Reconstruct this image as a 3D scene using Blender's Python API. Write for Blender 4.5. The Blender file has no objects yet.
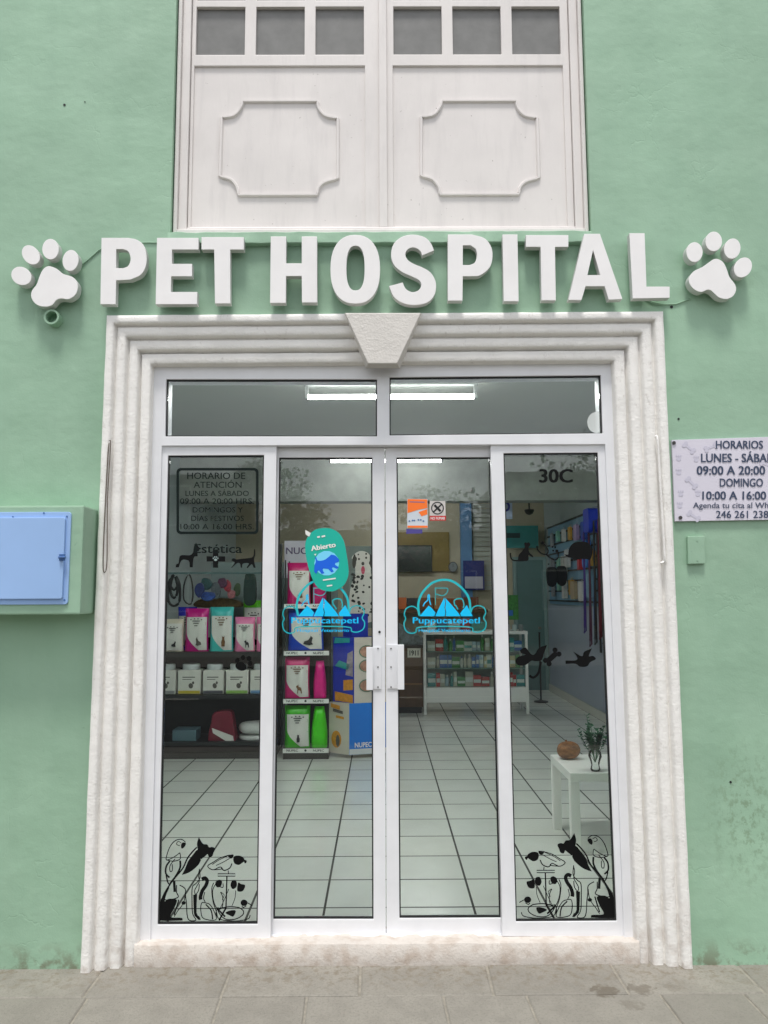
EXPOSURE = 0.9
import bpy, bmesh, math, random
from mathutils import Vector, Matrix
from mathutils.geometry import tessellate_polygon
random.seed(7)
S = bpy.context.scene
COL = S.collection
# ---------------------------------------------------------------- camera
FPX = 760.0
CAM = Vector((0.0, -3.49, 1.615))
PITCH, YAW, ROLL = math.radians(6.08), math.radians(.226), -.0045
_f = Vector((math.sin(YAW)*math.cos(PITCH), math.cos(YAW)*math.cos(PITCH), math.sin(PITCH)))
_r = Vector((math.cos(YAW), -math.sin(YAW), 0)); _u = _r.cross(_f)
R2 = _r*math.cos(ROLL) + _u*math.sin(ROLL); U2 = -_r*math.sin(ROLL) + _u*math.cos(ROLL)
def P(px, py, Y):
    """where the line of sight of a photo pixel meets the vertical plane y=Y -> (X, Z)"""
    d = _f*FPX + R2*(px-384) - U2*(py-512)
    t = (Y-CAM.y)/d.y
    q = CAM + d*t
    return (q.x, q.z)
def PZ(px, py, z):
    d = _f*FPX + R2*(px-384) - U2*(py-512)
    q = CAM + d*((z-CAM.z)/d.z)
    return (q.x, q.y)
cd = bpy.data.cameras.new('camera'); cam = bpy.data.objects.new('camera', cd); COL.objects.link(cam)
m = Matrix((( R2.x, U2.x, -_f.x, CAM.x), (R2.y, U2.y, -_f.y, CAM.y), (R2.z, U2.z, -_f.z, CAM.z), (0,0,0,1)))
cam.matrix_world = m
cd.sensor_fit = 'HORIZONTAL'; cd.sensor_width = 36; cd.lens = 36*FPX/768
cd.clip_start = .05; cd.clip_end = 600
S.camera = cam
# ---------------------------------------------------------------- materials
def lin(c):
    c = c/255
    return c/12.92 if c <= .04045 else ((c+.055)/1.055)**2.4
def rgb(r, g, b): return (lin(r), lin(g), lin(b), 1)
class NT:
    def __init__(s, name):
        s.m = bpy.data.materials.new(name); s.m.use_nodes = True
        s.t = s.m.node_tree; s.n = s.t.nodes; s.l = s.t.links
        s.b = s.n['Principled BSDF']; s.out = s.n['Material Output']
        s.geo = s.n.new('ShaderNodeNewGeometry'); s.pos = s.geo.outputs['Position']
    def link(s, a, b): s.l.new(a, b)
    def map(s, sx=1, sy=1, sz=1, src=None):
        n = s.n.new('ShaderNodeMapping'); s.link(src or s.pos, n.inputs[0]); n.inputs['Scale'].default_value = (sx, sy, sz)
        return n.outputs[0]
    def noise(s, scale, detail=4, vec=None, rough=.55):
        n = s.n.new('ShaderNodeTexNoise'); n.inputs['Scale'].default_value = scale; n.inputs['Detail'].default_value = detail
        n.inputs['Roughness'].default_value = rough
        s.link(vec or s.pos, n.inputs['Vector']); return n.outputs['Fac']
    def ramp(s, fac, a, b, v0=0., v1=1.):
        n = s.n.new('ShaderNodeMapRange'); n.inputs[1].default_value = a; n.inputs[2].default_value = b
        n.inputs[3].default_value = v0; n.inputs[4].default_value = v1; s.link(fac, n.inputs[0]); return n.outputs[0]
    def math(s, op, a, b=None):
        n = s.n.new('ShaderNodeMath'); n.operation = op
        for i, v in enumerate((a, b)):
            if v is None: continue
            if isinstance(v, (int, float)): n.inputs[i].default_value = v
            else: s.link(v, n.inputs[i])
        return n.outputs[0]
    def mix(s, fac, a, b):
        n = s.n.new('ShaderNodeMix'); n.data_type = 'RGBA'
        if isinstance(fac, (int, float)): n.inputs[0].default_value = fac
        else: s.link(fac, n.inputs[0])
        for i, v in ((6, a), (7, b)):
            if isinstance(v, tuple): n.inputs[i].default_value = v
            else: s.link(v, n.inputs[i])
        return n.outputs[2]
    def bump(s, h, strength, dist=.01, prev=None):
        n = s.n.new('ShaderNodeBump'); n.inputs['Strength'].default_value = strength; n.inputs['Distance'].default_value = dist
        s.link(h, n.inputs['Height'])
        if prev is not None: s.link(prev, n.inputs['Normal'])
        return n.outputs[0]
    def xyz(s):
        n = s.n.new('ShaderNodeSeparateXYZ'); s.link(s.pos, n.inputs[0]); return n.outputs
def mul(c, k): return (min(c[0]*k, 1), min(c[1]*k, 1), min(c[2]*k, 1), 1)
MATS = {}
def mat(name, c, rough=.5, var=.06, scale=6, bump=0, bscale=60, metal=0, coat=0, emit=None, trans=None):
    if name in MATS: return MATS[name]
    k = NT(name); b = k.b
    if var:
        f = k.ramp(k.noise(scale), .3, .7)
        k.link(k.mix(f, mul(c, 1-var), mul(c, 1+var)), b.inputs['Base Color'])
    else: b.inputs['Base Color'].default_value = c
    b.inputs['Roughness'].default_value = rough; b.inputs['Metallic'].default_value = metal
    b.inputs['Coat Weight'].default_value = coat
    if bump: k.link(k.bump(k.noise(bscale), bump), b.inputs['Normal'])
    if emit: b.inputs['Emission Color'].default_value = c; b.inputs['Emission Strength'].default_value = emit
    MATS[name] = k.m
    return k.m
def green_plaster():
    k = NT('green_plaster'); b = k.b
    base = rgb(148, 182, 156)
    big = k.ramp(k.noise(.9, 3), .35, .65)
    med = k.ramp(k.noise(5, 5), .35, .7)
    c = k.mix(big, mul(base, .88), mul(base, 1.08))
    roll = k.ramp(k.noise(2.6, 5, k.map(1.6, 1, .35)), .42, .68)
    c = k.mix(k.math('MULTIPLY', roll, .35), c, rgb(135, 170, 145))
    fade = k.ramp(k.noise(1.4, 6, None, .62), .54, .62)
    c = k.mix(k.math('MULTIPLY', fade, .14), c, rgb(176, 204, 180))
    c = k.mix(k.math('MULTIPLY', med, .35), c, rgb(163, 195, 171))
    # worn, scuffed patch low on the right and rising damp dirt at the foot
    v = k.xyz()
    sx, sz = P(748, 815, 0)
    dx = k.math('SUBTRACT', v[0], sx); dz = k.math('SUBTRACT', v[2], sz)
    dd = k.math('SQRT', k.math('ADD', k.math('MULTIPLY', dx, dx), k.math('MULTIPLY', k.math('MULTIPLY', dz, dz), .35)))
    near = k.ramp(dd, .03, .24, 1., 0.)
    spl = k.ramp(k.noise(30, 7, k.map(1, 1, .8), .72), .49, .60)
    c = k.mix(k.math('MULTIPLY', near, k.math('MULTIPLY', spl, .6)), c, rgb(112, 132, 104))
    foot = k.math('MULTIPLY', k.ramp(v[2], .0, .12, 1., 0.), k.ramp(k.noise(13, 6, None, .65), .46, .58))
    c = k.mix(k.math('MULTIPLY', foot, .8), c, rgb(112, 108, 88))
    sc = k.ramp(k.noise(34, 3, k.map(1, 1, 1)), .70, .76)
    c = k.mix(k.math('MULTIPLY', sc, .35), c, rgb(110, 140, 118))
    drips = k.ramp(k.noise(9, 4, k.map(1, 1, .08)), .5, .75)
    c = k.mix(k.math('MULTIPLY', drips, .16), c, rgb(128, 160, 138))
    k.link(c, b.inputs['Base Color']); b.inputs['Roughness'].default_value = .62
    n1 = k.bump(k.noise(3.2, 3, k.map(1, 1, 1.3)), .22, .04)
    n2 = k.bump(k.noise(22, 4), .13, .01, n1)
    vor = k.n.new('ShaderNodeTexVoronoi'); vor.feature = 'DISTANCE_TO_EDGE'; vor.inputs['Scale'].default_value = 2.3
    wv = k.n.new('ShaderNodeVectorMath'); wv.operation = 'ADD'
    nz = k.n.new('ShaderNodeTexNoise'); nz.inputs['Scale'].default_value = 3; nz.inputs['Detail'].default_value = 5
    k.link(k.pos, nz.inputs['Vector']); k.link(k.pos, wv.inputs[0]); k.link(nz.outputs['Color'], wv.inputs[1]); k.link(wv.outputs[0], vor.inputs['Vector'])
    crack = k.math('MULTIPLY', k.ramp(vor.outputs['Distance'], 0, .018, 1., 0.), k.ramp(k.noise(1.7, 2), .52, .62))
    n3 = k.bump(k.math('SUBTRACT', 1., crack), .14, .006, n2)
    k.link(k.bump(k.noise(120, 4), .16, .003, n3), b.inputs['Normal'])
    return k.m
def white_plaster(name, c, dirt=.5):
    k = NT(name); b = k.b
    f = k.ramp(k.noise(7, 6), .35, .7)
    col = k.mix(f, mul(c, .95), mul(c, 1.04))
    pits = k.ramp(k.noise(38, 6, k.map(1, 1, .6), .7), .60, .72)
    col = k.mix(k.math('MULTIPLY', pits, dirt*.7), col, rgb(150, 138, 128))
    v = k.xyz()
    foot = k.math('MULTIPLY', k.ramp(v[2], .0, .35, 1., .05), k.ramp(k.noise(16, 6), .46, .68))
    col = k.mix(k.math('MULTIPLY', foot, dirt), col, rgb(176, 160, 146))
    k.link(col, b.inputs['Base Color']); b.inputs['Roughness'].default_value = .7
    n1 = k.bump(k.noise(14, 4), .10, .012)
    n1b = k.bump(k.noise(42, 5, None, .65), .40, .008, n1)
    k.link(k.bump(k.noise(110, 5), .35, .006, n1b), b.inputs['Normal'])
    return k.m
def painted_wood():
    k = NT('white_painted_wood'); b = k.b; c = rgb(226, 221, 218)
    col = k.mix(k.ramp(k.noise(3, 5), .35, .7), mul(c, .93), mul(c, 1.02))
    st = k.ramp(k.noise(22, 5, k.map(1, 1, .12)), .52, .78)
    col = k.mix(k.math('MULTIPLY', st, .22), col, rgb(176, 172, 172))
    sp = k.ramp(k.noise(60, 4), .71, .76)
    col = k.mix(k.math('MULTIPLY', sp, .6), col, rgb(120, 108, 98))
    k.link(col, b.inputs['Base Color']); b.inputs['Roughness'].default_value = .45
    k.link(k.bump(k.noise(40, 4, k.map(1, 1, .25)), .22, .006), b.inputs['Normal'])
    return k.m
def paving():
    k = NT('paving_stone'); b = k.b; c = rgb(143, 139, 130)
    isl = k.geo.outputs['Random Per Island']
    col = k.mix(isl, mul(c, .84), mul(c, 1.10))
    col = k.mix(k.math('MULTIPLY', k.ramp(k.noise(7, 7, None, .65), .42, .62), .5), col, mul(c, .74))
    col = k.mix(k.math('MULTIPLY', k.ramp(k.noise(90, 4), .5, .68), .5), col, mul(c, .62))
    v = k.xyz()
    for (px, py, r, a) in ((605, 991, .065, .75), (640, 989, .06, .6), (672, 987, .05, .3), (632, 1005, .05, .35)):
        sx, sy = PZ(px, py, 0)
        dx = k.math('SUBTRACT', v[0], sx); dy = k.math('MULTIPLY', k.math('SUBTRACT', v[1], sy), 1.3)
        d = k.math('SQRT', k.math('ADD', k.math('MULTIPLY', dx, dx), k.math('MULTIPLY', dy, dy)))
        d = k.math('ADD', d, k.ramp(k.noise(30, 4), .3, .7, -.035, .035))
        col = k.mix(k.ramp(d, r*.6, r, a, 0.), col, rgb(96, 88, 76))
    # crumbs of dirt where the paving meets the wall
    foot = k.math('MULTIPLY', k.ramp(v[1], -.24, -.06, 0., 1.), k.ramp(k.noise(24, 6, None, .7), .50, .60))
    col = k.mix(k.math('MULTIPLY', foot, .7), col, rgb(118, 108, 92))
    k.link(col, b.inputs['Base Color']); b.inputs['Roughness'].default_value = .75
    n1 = k.bump(k.noise(8, 4), .3, .02)
    k.link(k.bump(k.noise(140, 4), .5, .005, n1), b.inputs['Normal'])
    return k.m
def tiles():
    k = NT('floor_tile'); b = k.b
    mp = k.n.new('ShaderNodeMapping'); k.link(k.pos, mp.inputs[0]); mp.inputs['Location'].default_value = (.284+.365*20, -.425+.365*20, 0)
    br = k.n.new('ShaderNodeTexBrick'); br.offset = 0; br.squash = 1
    k.link(mp.outputs[0], br.inputs['Vector'])
    br.inputs['Scale'].default_value = 1; br.inputs['Brick Width'].default_value = .365; br.inputs['Row Height'].default_value = .365
    br.inputs['Mortar Size'].default_value = .0062; br.inputs['Mortar Smooth'].default_value = .1
    br.inputs['Color1'].default_value = rgb(234, 236, 228); br.inputs['Color2'].default_value = rgb(228, 232, 226); br.inputs['Mortar'].default_value = rgb(34, 36, 35)
    col = k.mix(k.math('MULTIPLY', k.ramp(k.noise(3, 5), .4, .7), .15), br.outputs['Color'], rgb(150, 152, 140))
    k.link(col, b.inputs['Base Color'])
    k.link(k.ramp(br.outputs['Fac'], 0, 1, .22, .8), b.inputs['Roughness'])
    k.link(k.bump(k.math('SUBTRACT', 1., br.outputs['Fac']), .3, .004), b.inputs['Normal'])
    return k.m
def glass(name, tint, ior=1.5, rough=0.0):
    k = NT(name); k.n.remove(k.b)
    tr = k.n.new('ShaderNodeBsdfTransparent'); tr.inputs[0].default_value = tint
    gl = k.n.new('ShaderNodeBsdfGlossy'); gl.inputs['Roughness'].default_value = rough
    nb = k.bump(k.noise(1.1, 2), .010, .02)
    k.link(nb, gl.inputs['Normal'])
    fr = k.n.new('ShaderNodeFresnel'); fr.inputs[0].default_value = ior
    mx = k.n.new('ShaderNodeMixShader'); k.link(fr.outputs[0], mx.inputs[0]); k.link(tr.outputs[0], mx.inputs[1]); k.link(gl.outputs[0], mx.inputs[2])
    k.link(mx.outputs[0], k.out.inputs[0]); return k.m
def film(name, c, alpha):
    k = NT(name); k.b.inputs['Base Color'].default_value = c; k.b.inputs['Alpha'].default_value = alpha; k.b.inputs['Roughness'].default_value = .4
    return k.m
def foliage(name, a, b_):
    k = NT(name); isl = k.geo.outputs['Random Per Island']
    k.link(k.mix(isl, a, b_), k.b.inputs['Base Color']); k.b.inputs['Roughness'].default_value = .55
    return k.m
M_GREEN = green_plaster(); M_WPL = white_plaster('white_plaster', rgb(238, 236, 232), .5)
M_KEY = white_plaster('grey_cast_stone', rgb(216, 212, 206), .25)
M_WOOD = painted_wood(); M_PAVE = paving(); M_TILE = tiles()
M_GLASS = glass('clear_glass', (.965, .985, .975, 1)); M_CASEGLASS = glass('case_glass', (.95, .98, .97, 1))
M_ALU = mat('white_aluminium', rgb(228, 229, 232), .3, .035, 9, .03, 200)
M_SIGN = mat('white_sign_face', rgb(238, 236, 235), .3, .035, 7, .04, 5)
M_BLACKVINYL = mat('black_vinyl', rgb(9, 10, 11), .6, 0)
M_BLACKVINYL.node_tree.nodes['Principled BSDF'].inputs['Specular IOR Level'].default_value = .15
M_TINTVINYL = mat('reflection_tint_vinyl', rgb(14, 26, 25), .6, 0)  # black lettering with the green of the glass reflection put into its colour
M_TINTVINYL.node_tree.nodes['Principled BSDF'].inputs['Specular IOR Level'].default_value = .15
M_DARKTXT = mat('dark_vinyl', rgb(28, 44, 44), .5, 0)
M_CYAN = mat('cyan_vinyl', rgb(0, 200, 255), .4, 0, emit=None)
M_TEALV = mat('teal_vinyl', rgb(30, 186, 196), .4, 0)
M_RUBBER = mat('black_rubber', rgb(22, 24, 24), .6, 0)
M_WHITE = mat('white_plastic', rgb(232, 232, 228), .4, .02)
M_BLACK = mat('black_metal', rgb(26, 28, 30), .45, .05)
M_STEEL = mat('steel', rgb(120, 118, 115), .35, .1, metal=.8)
# ---------------------------------------------------------------- mesh builder
def ctr(c):
    n = len(c); return (sum(p[0] for p in c)/n, sum(p[1] for p in c)/n)
class MB:
    def __init__(s): s.v = []; s.f = []; s.mi = []
    def face(s, pts, mi=0):
        b = len(s.v); s.v += [Vector(p) for p in pts]; s.f.append(tuple(range(b, b+len(pts)))); s.mi.append(mi)
    def box(s, x0, y0, z0, x1, y1, z1, mi=0):
        if x0 > x1: x0, x1 = x1, x0
        if y0 > y1: y0, y1 = y1, y0
        if z0 > z1: z0, z1 = z1, z0
        b = len(s.v)
        s.v += [Vector(p) for p in ((x0,y0,z0),(x1,y0,z0),(x1,y1,z0),(x0,y1,z0),(x0,y0,z1),(x1,y0,z1),(x1,y1,z1),(x0,y1,z1))]
        for q in ((0,3,2,1),(4,5,6,7),(0,1,5,4),(1,2,6,5),(2,3,7,6),(3,0,4,7)): s.f.append(tuple(b+i for i in q)); s.mi.append(mi)
        return s
    def prism(s, loops, y0, y1, mi=0, side=None, back=True):
        """polygon with holes in the XZ plane, extruded from y0 (front) to y1"""
        if isinstance(loops[0][0], (int, float)): loops = [loops]
        loops = [[(p[0], p[1]) for p in l] for l in loops]
        flat = [p for l in loops for p in l]
        tris = tessellate_polygon([[Vector((p[0], p[1], 0)) for p in l] for l in loops])
        b = len(s.v); n = len(flat)
        s.v += [Vector((p[0], y0, p[1])) for p in flat]
        if y1 is not None: s.v += [Vector((p[0], y1, p[1])) for p in flat]
        for t in tris:
            a, c, d = t
            A, B, C = flat[a], flat[c], flat[d]
            cr = (B[0]-A[0])*(C[1]-A[1])-(B[1]-A[1])*(C[0]-A[0])
            if abs(cr) < 1e-12: continue
            if cr < 0: t = (a, d, c)
            s.f.append(tuple(b+i for i in t)); s.mi.append(mi)
            if y1 is not None and back: s.f.append(tuple(b+n+i for i in reversed(t))); s.mi.append(mi)
        if y1 is not None:
            o = 0
            for li, l in enumerate(loops):
                m_ = len(l)
                area = sum(l[i][0]*l[(i+1) % m_][1]-l[(i+1) % m_][0]*l[i][1] for i in range(m_))
                ccw = area > 0
                if li > 0: ccw = not ccw
                for i in range(m_):
                    j = (i+1) % m_
                    q = (b+o+i, b+n+o+i, b+n+o+j, b+o+j)
                    s.f.append(q if ccw else q[::-1]); s.mi.append(mi if side is None else side)
                o += m_
        return s
    def tube(s, pts, r, seg=8, mi=0, cap=True, radii=None):
        pts = [Vector(p) for p in pts]; b = len(s.v); n = len(pts)
        up = Vector((0, 0, 1))
        for i, p in enumerate(pts):
            t = (pts[min(i+1, n-1)]-pts[max(i-1, 0)]).normalized()
            a = up if abs(t.z) < .9 else Vector((1, 0, 0))
            x = t.cross(a).normalized(); y = x.cross(t)
            rr = radii[i] if radii else r
            for k in range(seg):
                an = 2*math.pi*k/seg; s.v.append(p + x*math.cos(an)*rr + y*math.sin(an)*rr)
        for i in range(n-1):
            for k in range(seg):
                k2 = (k+1) % seg
                s.f.append((b+i*seg+k, b+(i+1)*seg+k, b+(i+1)*seg+k2, b+i*seg+k2)); s.mi.append(mi)
        if cap:
            s.f.append(tuple(b+k for k in range(seg))); s.mi.append(mi)
            s.f.append(tuple(b+(n-1)*seg+k for k in reversed(range(seg)))); s.mi.append(mi)
        return s
    def lathe(s, c, prof, seg=20, mi=0, sx=1, sy=1, wob=None):
        b = len(s.v); n = len(prof)
        for i, (r, z) in enumerate(prof):
            for k in range(seg):
                an = 2*math.pi*k/seg; w = wob(an, z) if wob else 1
                s.v.append(Vector((c[0]+r*w*math.cos(an)*sx, c[1]+r*w*math.sin(an)*sy, c[2]+z)))
        for i in range(n-1):
            for k in range(seg):
                k2 = (k+1) % seg
                s.f.append((b+i*seg+k, b+i*seg+k2, b+(i+1)*seg+k2, b+(i+1)*seg+k)); s.mi.append(mi)
        s.f.append(tuple(b+k for k in reversed(range(seg)))); s.mi.append(mi)
        s.f.append(tuple(b+(n-1)*seg+k for k in range(seg))); s.mi.append(mi)
        return s
    def stroke(s, pts, w, y, mi=0, closed=False):
        """flat ribbon of width w along 2D points in the plane y"""
        P2 = [Vector((p[0], p[1])) for p in pts]; n = len(P2); L = []; Rr = []
        for i in range(n):
            if closed: a = P2[(i-1) % n]; c = P2[(i+1) % n]
            else: a = P2[max(i-1, 0)]; c = P2[min(i+1, n-1)]
            t = (c-a)
            if t.length < 1e-9: t = Vector((1, 0))
            t.normalize(); nn = Vector((-t.y, t.x))*w/2
            L.append(P2[i]+nn); Rr.append(P2[i]-nn)
        b = len(s.v)
        for a, c in zip(L, Rr): s.v += [Vector((a.x, y, a.y)), Vector((c.x, y, c.y))]
        for i in range(n if closed else n-1):
            j = (i+1) % n
            s.f.append((b+2*i, b+2*i+1, b+2*j+1, b+2*j)); s.mi.append(mi)
        return s
    def build(s, name, mats, parent=None, smooth=False, bevel=0, kind=None, label=None, cat=None, group=None, origin=None):
        if not isinstance(mats, (list, tuple)): mats = [mats]
        me = bpy.data.meshes.new(name)
        if parent is not None:
            off = parent.matrix_world.translation.copy() if not parent.parent else Vector(parent['_o'])
            off = Vector(parent['_o'])
        elif origin is not None: off = Vector(origin)
        else:
            xs = [v.x for v in s.v]; ys = [v.y for v in s.v]; zs = [v.z for v in s.v]
            off = Vector(((min(xs)+max(xs))/2, (min(ys)+max(ys))/2, min(zs)))
            if kind == 'structure': off = Vector((0, 0, 0))
        me.from_pydata([v-off for v in s.v], [], s.f)
        for mm in mats: me.materials.append(mm)
        me.polygons.foreach_set('material_index', s.mi)
        if smooth: me.polygons.foreach_set('use_smooth', [True]*len(me.polygons))
        me.update()
        o = bpy.data.objects.new(name, me); COL.objects.link(o)
        if parent is not None: o.parent = parent
        else: o.location = off
        o['_o'] = tuple(off)
        if bevel:
            bm = bmesh.new(); bm.from_mesh(me); bmesh.ops.remove_doubles(bm, verts=bm.verts, dist=1e-5)
            bmesh.ops.dissolve_limit(bm, angle_limit=.01, verts=bm.verts, edges=bm.edges)
            es = [e for e in bm.edges if len(e.link_faces) == 2 and e.calc_face_angle(0) > .5]
            bmesh.ops.bevel(bm, geom=es, offset=bevel, segments=2, affect='EDGES', profile=.6, clamp_overlap=True)
            bm.to_mesh(me); bm.free()
        tag(o, label, cat, group, kind)
        return o
def tag(o, label=None, cat=None, group=None, kind=None):
    if label: o['label'] = label
    if cat: o['category'] = cat
    if group: o['group'] = group
    if kind: o['kind'] = kind
def thing(name, loc, label, cat, group=None):
    o = bpy.data.objects.new(name, None); COL.objects.link(o); o.location = loc; o['_o'] = tuple(loc)
    o.empty_display_size = .1
    tag(o, label, cat, group); return o
# ------------------------------------------------- outlines
def crop(ox, oy, s, Y, pts):
    return [P(ox+p[0]*s, oy+p[1]*s, Y) for p in pts]
def smooth(pts, closed=True, sub=5):
    """Catmull-Rom through points; a point given as (x,y,1) stays a sharp corner"""
    n = len(pts); out = []
    rng = range(n if closed else n-1)
    for i in rng:
        p1 = pts[i]; p2 = pts[(i+1) % n]
        p0 = pts[(i-1) % n] if (closed or i > 0) else p1
        p3 = pts[(i+2) % n] if (closed or i+2 < n) else p2
        if len(p1) > 2: p0 = (2*p1[0]-p2[0], 2*p1[1]-p2[1])
        if len(p2) > 2: p3 = (2*p2[0]-p1[0], 2*p2[1]-p1[1])
        if len(p1) > 2 and len(p2) > 2:
            out.append((p1[0], p1[1])); continue
        for k in range(sub):
            t = k/sub
            out.append(tuple(.5*((2*p1[a])+(-p0[a]+p2[a])*t+(2*p0[a]-5*p1[a]+4*p2[a]-p3[a])*t*t+(-p0[a]+3*p1[a]-3*p2[a]+p3[a])*t**3) for a in (0, 1)))
    if not closed: out.append((pts[-1][0], pts[-1][1]))
    return out
def ell(cx, cy, rx, ry, rot=0, n=24, e=2.0):
    o = []
    for i in range(n):
        a = 2*math.pi*i/n; c, s_ = math.cos(a), math.sin(a)
        x = rx*math.copysign(abs(c)**(2/e), c); y = ry*math.copysign(abs(s_)**(2/e), s_)
        o.append((cx+x*math.cos(rot)-y*math.sin(rot), cy+x*math.sin(rot)+y*math.cos(rot)))
    return o
def rect(x0, y0, x1, y1): return [(x0, y0), (x1, y0), (x1, y1), (x0, y1)]
def rrect(x0, y0, x1, y1, r, n=4):
    o = []
    for (cx, cy, a0) in ((x1-r, y1-r, 0), (x0+r, y1-r, 90), (x0+r, y0+r, 180), (x1-r, y0+r, 270)):
        for i in range(n+1):
            a = math.radians(a0+90*i/n); o.append((cx+r*math.cos(a), cy+r*math.sin(a)))
    return o
_tc = {}
def glyphs(txt, bold=0.0):
    key = (txt, bold)
    if key in _tc: return _tc[key]
    cu = bpy.data.curves.new('t', 'FONT'); cu.body = txt; cu.size = 1; cu.offset = bold; cu.resolution_u = 3; cu.fill_mode = 'FRONT'
    ob = bpy.data.objects.new('t', cu); COL.objects.link(ob)
    bpy.context.view_layer.update()
    me = bpy.data.meshes.new_from_object(ob.evaluated_get(bpy.context.evaluated_depsgraph_get()))
    vs = [(v.co.x, v.co.y) for v in me.vertices]; fs = [tuple(p.vertices) for p in me.polygons]
    bpy.data.objects.remove(ob); bpy.data.curves.remove(cu); bpy.data.meshes.remove(me)
    _tc[key] = (vs, fs); return vs, fs
CAPH = max(v[1] for v in glyphs('H')[0])
def text(mb, txt, fn, x0, ytop, x1, ybase, y, mi=0, bold=0.0, thick=0):
    """fn maps 2D picture-like coords (y down) to world (X,Z); the words fill x0..x1, capitals ytop..ybase"""
    vs, fs = glyphs(txt, 0)
    if not vs: return
    a = min(v[0] for v in vs)-bold; c = max(v[0] for v in vs)+bold
    for n_, (dx, dy) in enumerate(((0, 0), (-1, .4), (1, -.4), (-1, -.4), (1, .4)) if bold else ((0, 0),)):
        b = len(mb.v)
        for v in vs:
            X, Z = fn(x0+(v[0]+dx*bold-a)/(c-a)*(x1-x0), ybase-((v[1]+dy*bold)/CAPH)*(ybase-ytop))
            mb.v.append(Vector((X, y-n_*2e-5, Z)))
        for f in fs: mb.f.append(tuple(b+i for i in f)); mb.mi.append(mi)
# ================================================================ SETTING
# ground sheets
g = MB(); g.box(-150, -200, -.30, 150, 60, -.16); g.build('ground', mat('earth', rgb(120, 112, 98), .9, .1, 2), kind='structure')
g = MB(); g.box(-60, -13.5, -.15, 60, -4.6, -.105); g.build('road', mat('asphalt', rgb(66, 66, 68), .85, .12, 3, .3, 90), kind='structure')
g = MB()
for i in range(24): g.box(-60+i*5, -9.1, -.1005, -58+i*5, -8.98, -.0995)
g.build('road_marking', mat('road_paint', rgb(225, 222, 210), .6, .08, 20), kind='structure')
g = MB(); g.box(-60, -4.6, -.15, 60, -4.42, .0); g.box(-60, -13.68, -.15, 60, -13.5, 0)
g.build('kerb', mat('kerb_concrete', rgb(150, 147, 140), .8, .1, 8, .3, 60), kind='structure')
g = MB(); g.box(-60, -17.5, -.15, 60, -13.68, 0); g.build('far_pavement', mat('far_concrete', rgb(128, 125, 118), .8, .1, 1, .3, 40), kind='structure')
# near pavement: slabs laid in courses on a bed
pv = MB(); pv.box(-12, -4.42, -.15, 12, .08, -.005, 1)
def slab(q):
    c = ctr(q)
    def ins(p, d):
        v = Vector((p[0]-c[0], p[1]-c[1])); l = v.length; v *= (l-d)/l; return (c[0]+v.x, c[1]+v.y)
    lo = [ins(p, .006) for p in q]; hi = [ins(p, .013) for p in q]
    dz = random.uniform(-.0012, .0012)
    b = len(pv.v)
    pv.v += [Vector((p[0], p[1], -.02)) for p in lo]+[Vector((p[0], p[1], -.004+dz)) for p in lo]+[Vector((p[0], p[1], dz)) for p in hi]
    for a in (0, 4):
        for i in range(4):
            j = (i+1) % 4; pv.f.append((b+a+i, b+a+j, b+a+4+j, b+a+4+i)); pv.mi.append(0)
    pv.f.append((b+8, b+9, b+10, b+11)); pv.mi.append(0)
y1 = PZ(384, 995.5, 0)[1]
row0 = [PZ(x, 969, 0)[0] for x in (104, 231.5, 360, 488, 613.6, 741)]; row0b = [PZ(x, 995.5, 0)[0] for x in (84, 221, 359.5, 494, 630.5, 768)]
st = .515
row0 = [row0[0]-st*i for i in range(20, 0, -1)]+row0+[row0[-1]+st*i for i in range(1, 20)]
row0b = [row0b[0]-st*i for i in range(20, 0, -1)]+row0b+[row0b[-1]+st*i for i in range(1, 20)]
for i in range(len(row0)-1):
    if abs(row0[i]) < 11: slab([(row0b[i], y1), (row0b[i+1], y1), (row0[i+1], .07), (row0[i], .07)])
yy = y1; r2 = [PZ(x, 1000, 0)[0] for x in (86, 220, 306, 444, 528, 664, 749)]
k = 0
while yy > -4.4:
    xs = list(r2) if k == 0 else [-.2+(k % 2)*.27+.52*i+random.uniform(-.02, .02) for i in range(-3, 4)]
    d = .34
    xs = [xs[0]-.52*i for i in range(20, 0, -1)]+xs+[xs[-1]+.52*i for i in range(1, 20)]
    y2 = max(yy-d, -4.42)
    for i in range(len(xs)-1):
        if abs(xs[i]) < 11: slab([(xs[i]+.01, y2), (xs[i+1]+.012, y2), (xs[i+1], yy), (xs[i], yy)])
    yy = y2; k += 1
    if yy <= -4.415: break
pv.build('pavement', [M_PAVE, mat('joint_mortar', rgb(146, 141, 130), .9, .2, 30, .4, 80)], kind='structure')
# ================================================================ BUILDING
B = thing('shop_building', (0, 0, 0), 'green plastered shop building with white plaster door surround and white shutters above', 'building')
YM = -.085    # front of the door surround
from mathutils import noise as mn
Oi = [P(80, 970, -.03), P(106.5, 315, -.03), P(663.5, 311, -.03), P(693, 967, -.03)]
Ii = [P(138, 969, .045), P(153, 366, .045), P(612, 362.5, .045), P(635.5, 966, .045)]
for L in (Oi, Ii): L[0] = (L[0][0], 0.0); L[3] = (L[3][0], 0.0)
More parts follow.
